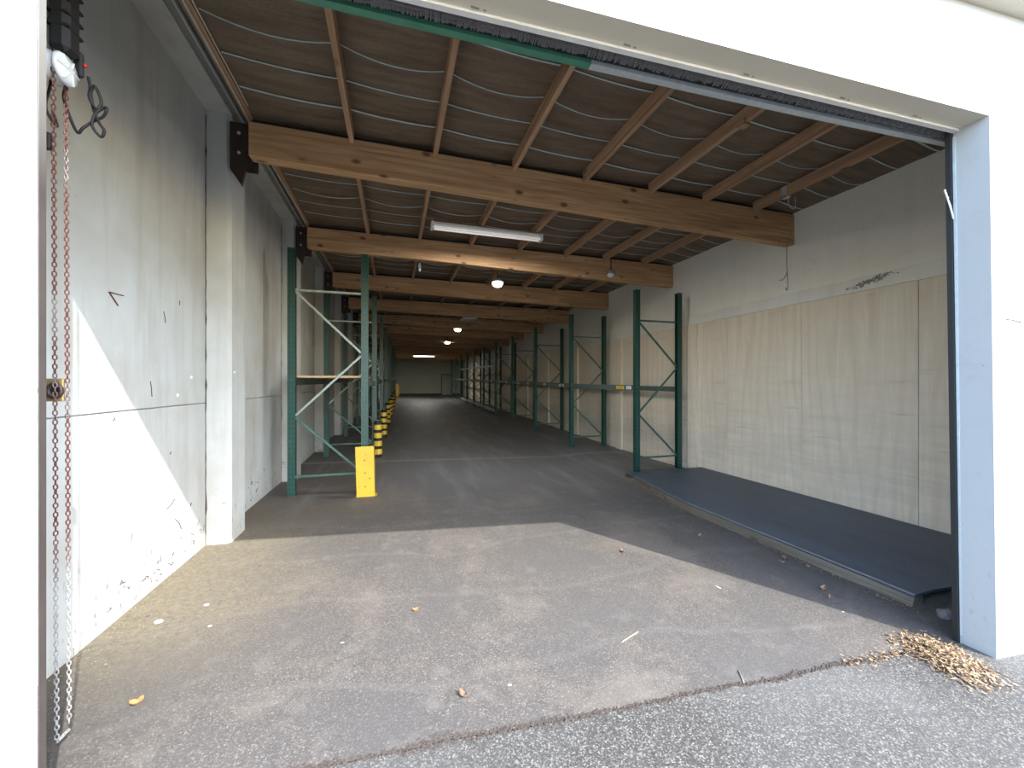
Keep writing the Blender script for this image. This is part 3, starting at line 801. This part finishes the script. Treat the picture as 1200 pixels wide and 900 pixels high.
# broken concrete lumps at its near end
for k, (x, y, sx, sy, sz, wh) in enumerate(((4.03, 1.86, .055, .05, .055, 'farthest left of the row'), (4.17, 1.84, .05, .05, .07, 'between the leftmost lump and the tall one'), (4.31, 1.84, .06, .05, .09, 'the tallest, right of the small pair'), (4.48, 1.80, .07, .06, .08, 'nearest the black shutter guide'))):
    bm = bmesh.new(); bmesh.ops.create_icosphere(bm, subdivisions=2, radius=1)
    for v in bm.verts:
        n = 1 + .3 * noise.noise(v.co * 1.7 + Vector((k * 5, 0, 0))); v.co = Vector((v.co.x * sx * n, v.co.y * sy * n, v.co.z * sz * n * .8))
    me = bpy.data.meshes.new('concrete_lump'); bm.to_mesh(me); bm.free(); me.materials.append(M['kerbwood'] if k % 2 else M['lump'])
    o = bpy.data.objects.new('concrete_lump', me); COL.objects.link(o); o.location = (x, y, F(x, y) + sz * .3)
    tag(o, 'broken concrete lump at the near platform end, ' + wh, 'rubble', 'concrete lumps at the end of the platform')

# ------------------------------------------------------------------ racks
H, W = 3.69, 1.018
def post_mesh():
    # C-shaped upright, open towards the frame's inside
    a, b, t = .052, .048, .004
    m_ = MB()
    prof = [(-a, -b), (-a, b), (a, b), (a, b * .55), (a - t, b * .55), (a - t, b - t), (-a + t, b - t), (-a + t, -b + t), (a - t, -b + t), (a - t, -b * .55), (a, -b * .55), (a, -b)]
    m_.prism([(p[0], p[1], 0) for p in prof], (0, 0, H))
    return m_
FX = None
ORD = ['first', 'second', 'third', 'fourth', 'fifth', 'sixth', 'seventh', 'eighth', 'ninth', 'tenth', 'eleventh']
def make_frame(side, brace_m):
    r = empty('rack_frame', (0, 0, 0), 'x', 'rack frame')
    p0 = post_mesh().build('post', M['green'], r, (0, 0, 0))
    p1 = put(p0, r, (W, 0, 0), (0, 0, math.pi))
    f = MB(); f.box(-.075, -.06, 0, .075, .06, .008); f0 = f.build('foot_plate', M['galvdull'], r)
    put(f0, r, (W, 0, 0))
    # braces: bottom horizontal, three diagonals, top horizontal
    t = .034
    for (a, za, b, zb2) in ((.04, .285, W - .04, .285), (W - .05, .30, .05, 1.165), (.05, 1.20, W - .05, 2.11), (W - .05, 2.15, .05, 3.05), (.04, 3.075, W - .04, 3.075)):
        m_ = MB(); m_.bar((a, 0, za), (b, 0, zb2), .030, t, (0, 1, 0) if False else (0, 0, 1) if za == zb2 else (0, 0, 1))
        o = m_.build('horizontal_brace' if za == zb2 else 'diagonal_brace', M[brace_m], r, bevel=.003)
        if brace_m == 'bracelight' and za < 1: o.data.materials[0] = M['brace']
    return r
YR = [6.76 + 3.03 * k for k in range(11)]
YLf = [6.469 + 3.06 * k for k in range(11)]
def rtop(x, y): return F(x, y) + 1.75
frames = {}
for side, X0, YY in (('right', 4.70, YR), ('left', -1.456, YLf)):
    base = make_frame(side, 'brace' if side == 'right' else 'bracelight')
    for k, y in enumerate(YY):
        x = X0 + drift(y); z = max(F(x, y), F(x + W, y)) + .001
        z = (F(x, y) + F(x + W, y)) / 2 + .004
        lab = f'dark green pallet rack frame on the {side} side, {ORD[k]} from the doorway'
        if k == 0:
            f = base; f.location = (x, y, z); f['label'] = lab; f['group'] = f'{side} rack frames'
        else:
            f = copy_tree(base, (x, y, z), lab, f'{side} rack frames')
            if side == 'left' or k: 
                for ch in f.children:
                    pass
        f.rotation_euler = (0, 0, 0)
        frames[(side, k)] = f
# beams between frames
def beam_mesh(L, h=.11, w_=.045): return MB().box(-w_ / 2, 0, -h, w_ / 2, L, 0)
GB = simple('grey_green_rack_beam', (.09, .125, .115), .5, .1, .35, 8)
M['rbeam'] = GB
M['rbeamL'] = simple('pale_worn_rack_beam', (.30, .31, .28), .5, .1, .3, 8)
for side, X0, YY in (('right', 4.70, YR), ('left', -1.456, YLf)):
    for row, xo_ in (('aisle', 0), ('wall', W)) if side == 'right' else (('aisle', W), ('wall', 0)):
        for k in range(len(YY) - 1):
            ya, yb_ = YY[k] + .055, YY[k + 1] - .055
            xa_ = X0 + xo_ + drift(ya); xb_ = X0 + xo_ + drift(yb_)
            za_, zb_ = rtop(xa_, ya) , rtop(xb_, yb_)
            L_b = math.hypot(yb_ - ya, zb_ - za_)
            if side == 'right' and row == 'aisle': off = .0
            r = empty('rack_beam', (xa_, ya, za_), f'grey green rack beam along the {row} side of the {side} racks, in the {ORD[k]} bay from the doorway', 'rack beam', f'{side} {row} rack beams')
            r.rotation_euler = (math.atan2(zb_ - za_, yb_ - ya), 0, -math.atan2(xb_ - xa_, yb_ - ya))
            beam_mesh(L_b).build('beam_box', M['rbeam'], r, bevel=.006)
            c_ = MB(); c_.box(-.027, -.004, -.17, .027, .004, .03); c0 = c_.build('end_connector', M['brace'], r); put(c0, r, (0, L_b, 0))
            if row == 'aisle' and side == 'right' and k < 6:
                s = -.0235
                tags = [(.10, .17, 'white'), (.36, .30, 'yelp')] if k == 0 else [(.3 + .12 * k, .10, 'white'), (.52 + .1 * k, .16, 'white'), (1.9, .2, 'white')]
                for (t0, tl, tm) in tags:
                    tg = MB().box(s - .003, t0, -.088, s, t0 + tl, -.022).build('label_tag', M[tm], r)
                    dk = MB()
                    n = 3
                    for q_ in range(n): dk.box(s - .0045, t0 + tl * (.2 + .22 * q_), -.07, s - .0025, t0 + tl * (.2 + .22 * q_) + tl * .09, -.042)
                    dk.build('print', M['dark'], tg)
            if row == 'aisle' and side == 'left' and k < 3:
                tg = MB().box(.0235, .25, -.075, .027, .33, -.025).build('label_tag', M['white'], r)
# deeper bays on the right carry extra beams
for k in (4, 5, 6, 7):
    ya, yb_ = YR[k] + .055, YR[k + 1] - .055
    for lvl, zz, mm in (('low', .27, 'rbeamL'), ('upper', 2.55, 'rbeam')):
        xa_ = 4.70 + drift(ya); xb_ = 4.70 + drift(yb_); za_ = F(xa_, ya) + zz; zb_ = F(xb_, yb_) + zz
        r = empty('rack_beam', (xa_, ya, za_), f'{"pale low" if lvl == "low" else "dark upper"} rack beam in the {ORD[k]} right bay from the doorway', 'rack beam', f'{lvl} beams of the far right racks')
        r.rotation_euler = (math.atan2(zb_ - za_, yb_ - ya), 0, -math.atan2(xb_ - xa_, yb_ - ya))
        Lb_ = math.hypot(yb_ - ya, zb_ - za_)
        beam_mesh(Lb_, .16 if lvl == 'low' else .11).build('beam_box', M[mm], r, bevel=.006)
        c_ = MB(); c_.box(-.027, -.004, -.17, .027, .004, .03); c0 = c_.build('end_connector', M['brace'], r); put(c0, r, (0, Lb_, 0))
# chipboard shelf on the first left bay
z0 = rtop(-1.456, YLf[0]) + .002
zs = max(rtop(-1.456, YLf[1]), z0) + .012
o = MB().box(-.60, 0, 0, .455, 2.85, .032).build('shelf_board', M['chip'], None, (-.945, YLf[0] + .06, z0 + .004), bevel=.002)
o.rotation_euler = (math.atan2(rtop(-1.456, YLf[1]) - rtop(-1.456, YLf[0]), 3.06), 0, 0)
tag(o, 'raw wooden shelf board laid across the first left rack bay', 'shelf board')
o = MB().box(-.44, 0, 0, .44, 2.75, .03).build('shelf_board', M['chip'], None, (-.945, YLf[1] + .12, rtop(-1.456, YLf[1]) + .012), bevel=.002)
o.rotation_euler = (math.atan2(rtop(-1.456, YLf[2]) - rtop(-1.456, YLf[1]), 3.06), 0, 0)
tag(o, 'wooden shelf board in the second left rack bay, half hidden by the first', 'shelf board')

# yellow guard plate before the first left frame
gx, gy = -.55, 6.17
gz = F(-.4, gy)
gp = empty('post_guard', (gx, gy, gz), 'scuffed yellow steel guard before the aisle post of the first left rack frame', 'rack guard')
b_ = MB(); b_.hexa([(.022, 0, .0), (.265, .02, -.0), (.268, .028, .0), (.025, .008, 0), (0, .0, .75), (.250, .02, .755), (.253, .028, .755), (.003, .008, .75)]); b_.build('front_plate', M['yellow'], gp)
b_ = MB(); b_.hexa([(.258, .02, 0), (.268, .022, 0), (.275, .14, 0), (.265, .14, 0), (.243, .02, .755), (.253, .022, .755), (.262, .14, .74), (.252, .14, .74)]); b_.build('side_flange', M['yellow'], gp)
b_ = MB(); b_.hexa([(.018, .0, 0), (.028, .0, 0), (.028, .12, 0), (.018, .12, 0), (-.004, .0, .75), (.006, .0, .75), (.006, .12, .74), (-.004, .12, .74)]); b_.build('side_flange', M['yellow'], gp)
b_ = MB(); b_.box(.0, .0, .0, .30, .16, .006); b_.build('foot_plate', M['yellow'], gp)
for (x, z) in ((.127, .545), (.133, .355), (.137, .15), (.20, .27)):
    h = MB().lathe([(.010, 0), (.010, .006), (.004, .008)], (0, 0, 0), 'Z', 10).build('bolt', M['crackm'], gp, (x, .0095, z)); h.rotation_euler = (R(90), 0, 0)
# striped column guards at the other left frames
def guard_mesh():
    hgt, r = .84, .088
    g_ = empty('column_guard', (0, 0, 0), 'x', 'rack guard')
    b_ = MB(); b_.lathe([(r - .01, 0), (r, .01), (r, hgt - .06), (r - .012, hgt - .02), (r - .04, hgt)], (0, 0, 0), 'Z', 20); b_.build('tube', M['black'], g_, smooth=False)
    for k in range(4):
        z_ = .075 + k * .185
        b_ = MB(); b_.lathe([(r + .001, z_), (r + .005, z_ + .006), (r + .005, z_ + .112), (r + .001, z_ + .118)], (0, 0, 0), 'Z', 20); b_.build('yellow_band', M['yelp'], g_)
    b_ = MB(); b_.lathe([(r - .045, hgt), (r - .035, hgt + .006), (.01, hgt + .012)], (0, 0, 0), 'Z', 20); b_.build('cap', M['white'], g_)
    return g_
g0 = guard_mesh()
for k in range(1, 9):
    y = YLf[k] - .16; x = -.355 + drift(y)
    z = F(x, y) + .001
    lab = f'black and yellow banded guard at the aisle post of the {ORD[k]} left rack frame'
    if k == 1: g0.location = (x, y, z); g0['label'] = lab; g0['group'] = 'banded rack guards'
    else: copy_tree(g0, (x, y, z), lab, 'banded rack guards')
y = YLf[10] - .1; x = -.30 + drift(y)
fg = empty('post_guard', (x, y, F(x, y)), 'plain orange yellow guard plate at the far end of the left racks', 'rack guard')
MB().box(-.16, 0, 0, .16, .02, 1.15).build('front_plate', M['orange'], fg); MB().box(.14, 0, 0, .16, .14, 1.15).build('side_flange', M['orange'], fg)

# ------------------------------------------------------------------ lights of the building
def point(loc, e, r=.06, c=(1, .85, .62)):
    d = bpy.data.lights.new('lamp_glow', 'AREA'); d.shape = 'DISK'; d.size = r * 2; d.energy = e; d.color = c
    o = bpy.data.objects.new('lamp_glow', d); COL.objects.link(o); o.location = loc; return o
# twin batten under the purlins
fl = empty('fluorescent_batten', (1.505, 6.27, 4.2), 'white twin tube fluorescent batten between the first two timber beams', 'light')
Lf = .925
MB().box(-Lf, -.055, -.065, Lf, .055, -.02).build('housing', M['white'], fl, bevel=.006)
MB().prism([(-Lf + .02, -.05, -.066), (-Lf + .02, .05, -.066), (-Lf + .02, .02, -.095), (-Lf + .02, -.02, -.095)], (2 * Lf - .04, 0, 0)).build('reflector', M['white'], fl)
for s in (-1, 1):
    MB().tube([(-Lf + .03, .047 * s, -.105), (Lf - .03, .047 * s, -.105)], .016, 12).build('tube', M['tubedim'], fl, smooth=True)
    MB().box(s * Lf - .02, -.075, -.13, s * Lf + .02, .075, -.02).build('end_cap', M['white'], fl, bevel=.005)
    MB().box(s * .6 - .01, -.02, -.02, s * .6 + .01, .02, .002).build('hanger', M['galv'], fl)
p = point((0, 0, -.13), 28, .1, (1, .97, .92)); p.data.shape = 'RECTANGLE'; p.data.size = 1.7; p.data.size_y = .1; p.parent = fl
def dome(name, loc, label, r=.13, mat='bulb', e=0, rod=.25, lit=True):
    g_ = empty(name, loc, label, 'light')
    MB().lathe([(r * .35, .07), (r * .9, .03), (r, .0), (r * .93, -.004)], (0, 0, 0), 'Z', 20).build('reflector', M['white'] if lit else M['galvdull'], g_, smooth=True)
    MB().lathe([(r * .3, .0), (r * .8, -.012), (r * .86, -.05), (r * .6, -.09), (r * .1, -.105)], (0, 0, 0), 'Z', 20).build('bulb', M[mat], g_, smooth=True)
    MB().tube([(0, 0, .06), (0, 0, .06 + rod)], .01, 8).build('stem', M['dark'], g_)
    if e: p = point((0, 0, -.16), e, .05); p.parent = g_
    return g_
dome('dome_lamp', (2.209, 8.36, 3.87), 'brightly lit dome lamp hanging before the third timber beam', .135, 'bulb', 5, .27)
dome('dome_lamp', (2.39 + .12, 15.93, 3.87), 'lit dome lamp further back, just under a distant beam', .16, 'bulbw', 3, .27)
dome('dome_lamp', (2.553 + .2, 20.98, 3.87), 'smallest lit dome lamp, deep in the shed', .17, 'bulbw', 3, .27)
dome('bulkhead_lamp', (4.255, 7.0, 3.88), 'unlit round lamp hanging before the right end of the second beam', .085, 'clear', 0, .26, False)
dome('pull_lamp', (.47, 7.62, 3.86), 'tiny white bulb hanging beneath the second beam', .028, 'white', 0, .30)
pn = empty('panel_light', (2.50, 13.5, 4.20), 'unlit white square panel light flat under the roof', 'light')
MB().box(-.26, -.30, -.35, .26, .30, -.29).build('housing', M['white'], pn, bevel=.01)
for s in (-1, 1): MB().tube([(s * .2, 0, -.29), (s * .2, 0, .0)], .008, 6).build('hanger', M['galv'], pn)
ft = empty('far_batten', (2.05 + .25, 31.9, 4.20), 'lit fluorescent tube at the far end of the shed', 'light')
MB().box(-.82, -.06, -.34, .82, .06, -.28).build('housing', M['white'], ft)
MB().tube([(-.8, 0, -.37), (.8, 0, -.37)], .035, 10).build('tube', M['tube'], ft, smooth=True)
for s in (-1, 1): MB().tube([(s * .6, 0, -.28), (s * .6, 0, .0)], .01, 6).build('hanger', M['galv'], ft)
p = point((0, 0, -.42), 50, .2, (1, .96, .88)); p.parent = ft

# hanging hooks, hanger strap and loops near the right beam end
cable('hanging_wire', [(5.80, 4.47, 3.80), (5.79, 4.47, 3.5), (5.81, 4.47, 3.2), (5.81, 4.47, 3.07), (5.78, 4.47, 3.05), (5.77, 4.47, 3.09)], .006, 'galvdull',
      'thin hooked wire hanging from the right end of the nearest beam', 'wire')
cable('wire_end', [(5.80, 4.478, 3.32), (5.76, 4.47, 3.25), (5.70, 4.47, 3.2), (5.64, 4.47, 3.19)], .005, 'galvdull', 'short bent wire branching off the hanging hook wire', 'wire')
js = MB(); js.box(5.155, 3.98, 4.175, 5.225, 4.06, 4.20); js.box(5.155, 3.98, 4.18, 5.163, 4.06, 4.33); js.box(5.217, 3.98, 4.18, 5.225, 4.06, 4.33)
js.build('joist_hanger', M['galv'], ceiling)
cable('wire_loop', [(5.24, 4.02, 4.19), (5.27, 4.04, 4.11), (5.36, 4.06, 4.07), (5.45, 4.08, 4.10), (5.48, 4.1, 4.20), (5.47, 4.1, 4.27)], .005, 'cable', 'pale wire loop hanging beside the last purlin on the right', 'wire')
js = MB(); js.box(3.30, 2.98, 4.17, 3.38, 3.06, 4.23); js.build('splice_block', M['purlin'], ceiling)

# ------------------------------------------------------------------ leaves and debris
def leaf_mesh(bm, c, L, w_, a, tilt, curl, rr):
    d = Vector((math.cos(a), math.sin(a), tilt)); s = Vector((-math.sin(a), math.cos(a), rr.uniform(-.4, .4)))
    V = []
    for i, u in enumerate((0, .3, .65, 1)):
        wd = (0.08, 1, .75, .05)[i] * w_ / 2; p = c + d * (u - .5) * L + Vector((0, 0, curl * (2 * u - 1) ** 2 * L))
        V.append((bm.verts.new(p - s * wd + Vector((0, 0, .15 * wd))), bm.verts.new(p + s * wd + Vector((0, 0, .15 * wd)))))
    for A, B in zip(V, V[1:]): bm.faces.new((A[0], A[1], B[1], B[0]))
rl = random.Random(21)
bm = bmesh.new()
n = 0
while n < 1150:
    u, v = rl.gauss(0, .42), rl.gauss(0, .42)
    if abs(u) > 1 or abs(v) > 1: continue
    # pile axis runs from the jamb's foot outwards
    x = 3.38 + .22 * u + .08 * v; y = 1.56 - .03 * u + .27 * v
    if y > yf(x) - .01 and x > 3.69: continue
    rad = math.hypot(u, v)
    z = F(x, y) + .008 + max(0, .045 * (1 - rad)) * rl.random()
    leaf_mesh(bm, Vector((x, y, z)), rl.uniform(.025, .065), rl.uniform(.006, .013), rl.uniform(0, 6.28), rl.uniform(-.35, .35), rl.uniform(-.1, .25), rl); n += 1
for k in range(150):
    x = rl.uniform(2.7, 3.3); y = seam(x) + rl.gauss(0, .03)
    leaf_mesh(bm, Vector((x, y, F(x, y) + .007)), rl.uniform(.015, .04), rl.uniform(.004, .009), rl.uniform(0, 6.28), 0, .1, rl)
me = bpy.data.meshes.new('leaf_pile'); bm.to_mesh(me); bm.free(); me.materials.append(M['leaf'])
o = bpy.data.objects.new('leaf_pile', me); COL.objects.link(o); tag(o, 'heap of dry straw coloured bamboo leaves at the foot of the right jamb', 'leaves', kind='stuff')
# litter along the joint between yard and floor
bm = bmesh.new()
for k in range(4200):
    x = rl.uniform(-.7, 3.3); dens = .5 + .5 * noise.noise(Vector((x * 2.3, 4, 4)))
    if rl.random() > .25 + dens * .8: continue
    y = seam(x) + rl.gauss(0, .008 + .034 * max(0, dens - .42)); r = rl.uniform(.0015, .0065)
    q = Vector((x, y, F(x, y) + r * .4)); vs = []
    for i in range(4): a = i * 1.57 + rl.random(); vs.append(bm.verts.new(q + Vector((r * math.cos(a) * rl.uniform(.8, 2.2), r * math.sin(a), 0))))
    tp = bm.verts.new(q + Vector((0, 0, r)))
    for i in range(4): bm.faces.new((vs[i], vs[(i + 1) % 4], tp))
me = bpy.data.meshes.new('seam_litter'); bm.to_mesh(me); bm.free(); me.materials.append(M['soil'])
o = bpy.data.objects.new('seam_litter', me); COL.objects.link(o); tag(o, 'brown grit and crumbs caught in the joint between apron and shed floor', 'litter', kind='stuff')
# litter along the platform edge
bm = bmesh.new()
for k in range(420):
    t_ = rl.random(); i = min(N_ - 1, int(t_ * N_)); x, y = edge[i]; x = x - .05 - abs(rl.gauss(0, .05)); y += rl.uniform(-.07, .07)
    leaf_mesh(bm, Vector((x, y, F(x, y) + .006)), rl.uniform(.008, .035), rl.uniform(.004, .012), rl.uniform(0, 6.28), 0, .15, rl)
me = bpy.data.meshes.new('edge_litter'); bm.to_mesh(me); bm.free(); me.materials.append(M['leaf'])
o = bpy.data.objects.new('edge_litter', me); COL.objects.link(o); tag(o, 'crumbs and leaf bits along the foot of the platform edge', 'litter', kind='stuff')
# wall foot litter
bm = bmesh.new()
for k in range(500):
    y = rl.uniform(2.0, 4.6); x = XL + .02 + abs(rl.gauss(0, .10))
    leaf_mesh(bm, Vector((x, y, F(x, y) + .004)), rl.uniform(.004, .02), rl.uniform(.003, .009), rl.uniform(0, 6.28), 0, .1, rl)
me = bpy.data.meshes.new('wall_litter'); bm.to_mesh(me); bm.free(); me.materials.append(simple('sandy_crumbs', (.26, .22, .14), .9, 0, .4, 90))
o = bpy.data.objects.new('wall_litter', me); COL.objects.link(o); tag(o, 'sandy crumbs swept against the foot of the left wall', 'litter', kind='stuff')

# single leaves and scraps lying about, placed from world points
def leaf(x, y, L, wd, a, m, label, cat='leaf', crumple=.02, group=None):
    bm = bmesh.new(); n_, mm_ = 8, 4; G = []
    for i in range(n_ + 1):
        u = i / n_; hw = wd / 2 * math.sin(math.pi * min(.97, max(.03, u)) ** .8); row = []
        for j in range(mm_ + 1):
            v = j / mm_ * 2 - 1
            row.append(bm.verts.new(((u - .5) * L, v * hw, .004 + crumple * (abs(v) ** 1.5) * .7 + crumple * .5 * noise.noise(Vector((u * 3, v * 2, L * 90))) + crumple * .6 * (2 * u - 1) ** 2)))
        G.append(row)
    for A, B in zip(G, G[1:]):
        for j in range(mm_): bm.faces.new((A[j], A[j + 1], B[j + 1], B[j]))
    ret = bmesh.ops.extrude_face_region(bm, geom=list(bm.faces))
    for v in ret['geom']:
        if isinstance(v, bmesh.types.BMVert): v.co.z += .0012
    bmesh.ops.recalc_face_normals(bm, faces=bm.faces)
    zmin = min(v.co.z for v in bm.verts)
    for v in bm.verts: v.co.z -= zmin
    me = bpy.data.meshes.new('fallen_leaf'); bm.to_mesh(me); bm.free(); me.materials.append(m)
    o = bpy.data.objects.new('fallen_leaf', me); COL.objects.link(o); o.location = (x, y, F(x, y) + .001); o.rotation_euler = (0, 0, a)
    tag(o, label, cat, group); return o
LEAVES = '@@'
def ground_at(px, py):
    u = (px - 600) / 453.2; v = (py - 450) / 453.2; c, s = math.cos(R(16.95)), math.sin(R(16.95))
    d = Vector((u * c + s, c - u * s, -v)); p = Vector((0, 0, 1.6)) + d * (1.6 / v)
    for _ in range(30):
        p = Vector((0, 0, 1.6)) + d * ((1.6 - F(p.x, p.y)) / v)
    return p
for (px, py, L, wd, a, m, lab) in (
        (160, 825, .055, .04, .5, 'leafo', 'orange heart shaped leaf on the sunlit floor nearest the left wall'),
        (487, 716, .04, .03, .2, 'leafo', 'small orange leaf in the middle of the sunlit floor'),
        (542, 816, .06, .03, 2.2, 'leafb', 'curled brown leaf on the sunlit floor just inside the apron joint'),
        (730, 647, .07, .04, 1.2, 'leafb', 'brown curled leaf near the bend of the shadow line'),
        (820, 629, .06, .035, .4, 'leafb', 'brown leaf in the shade halfway along the platform'),
        (965, 691, .09, .05, .3, 'leafb', 'largest crumpled brown leaf in the shade before the platform'),
        (972, 701, .035, .02, .3, 'leafo', 'pale scrap beside the largest crumpled leaf'),
        (919, 655, .08, .04, .7, 'leafb', 'dark red brown leaf against the platform edge'),
        (916, 660, .05, .04, 1.9, 'leafb', 'grey brown leaf just before the red brown one at the platform edge'),
        (947, 665, .05, .03, 1.2, 'leafo', 'tan leaf right of the red brown one at the platform edge')):
    p = ground_at(px, py); leaf(p.x, p.y, L, wd, a, M[m], lab)
for (px, py, r, lab) in ((186, 729, .03, 'largest white chip on the ochre dust by the left wall'), (242, 709, .018, 'white chip right of the largest one on the dusty floor'),
                         (246, 734, .013, 'smallest white chip on the dusty floor'), (597, 803, .012, 'white pebble beside the curled leaf near the joint')):
    p = ground_at(px, py); bm = bmesh.new(); bmesh.ops.create_icosphere(bm, subdivisions=1, radius=1)
    for v in bm.verts: k = 1 + .3 * noise.noise(v.co * 2 + Vector((px, 0, 0))); v.co = Vector((v.co.x * r * k, v.co.y * r * .7 * k, (v.co.z + .6) * r * .3))
    me = bpy.data.meshes.new('paint_chip'); bm.to_mesh(me); bm.free(); me.materials.append(M['white'])
    o = bpy.data.objects.new('paint_chip', me); COL.objects.link(o); o.location = (p.x, p.y, F(p.x, p.y)); tag(o, lab, 'chip')
def stick(a, b, r, m, label):
    A, B = ground_at(*a), ground_at(*b); z = Vector((0, 0, r))
    o = MB().tube([A + z, (A + B) / 2 + z * 1.3, B + z], [r * .7, r, r * .6], 6).build('twig', M[m], None, smooth=True); tag(o, label, 'twig')
stick((729, 753), (748, 741), .004, 'chip', 'straw coloured twig on the sunlit floor left of the centre shadow')
stick((865, 786), (872, 801), .004, 'galvdull', 'short grey twig standing across the apron joint')
stick((838, 687), (845, 690), .0035, 'white', 'tiny pale stick on the sunlit floor just below the shadow line')
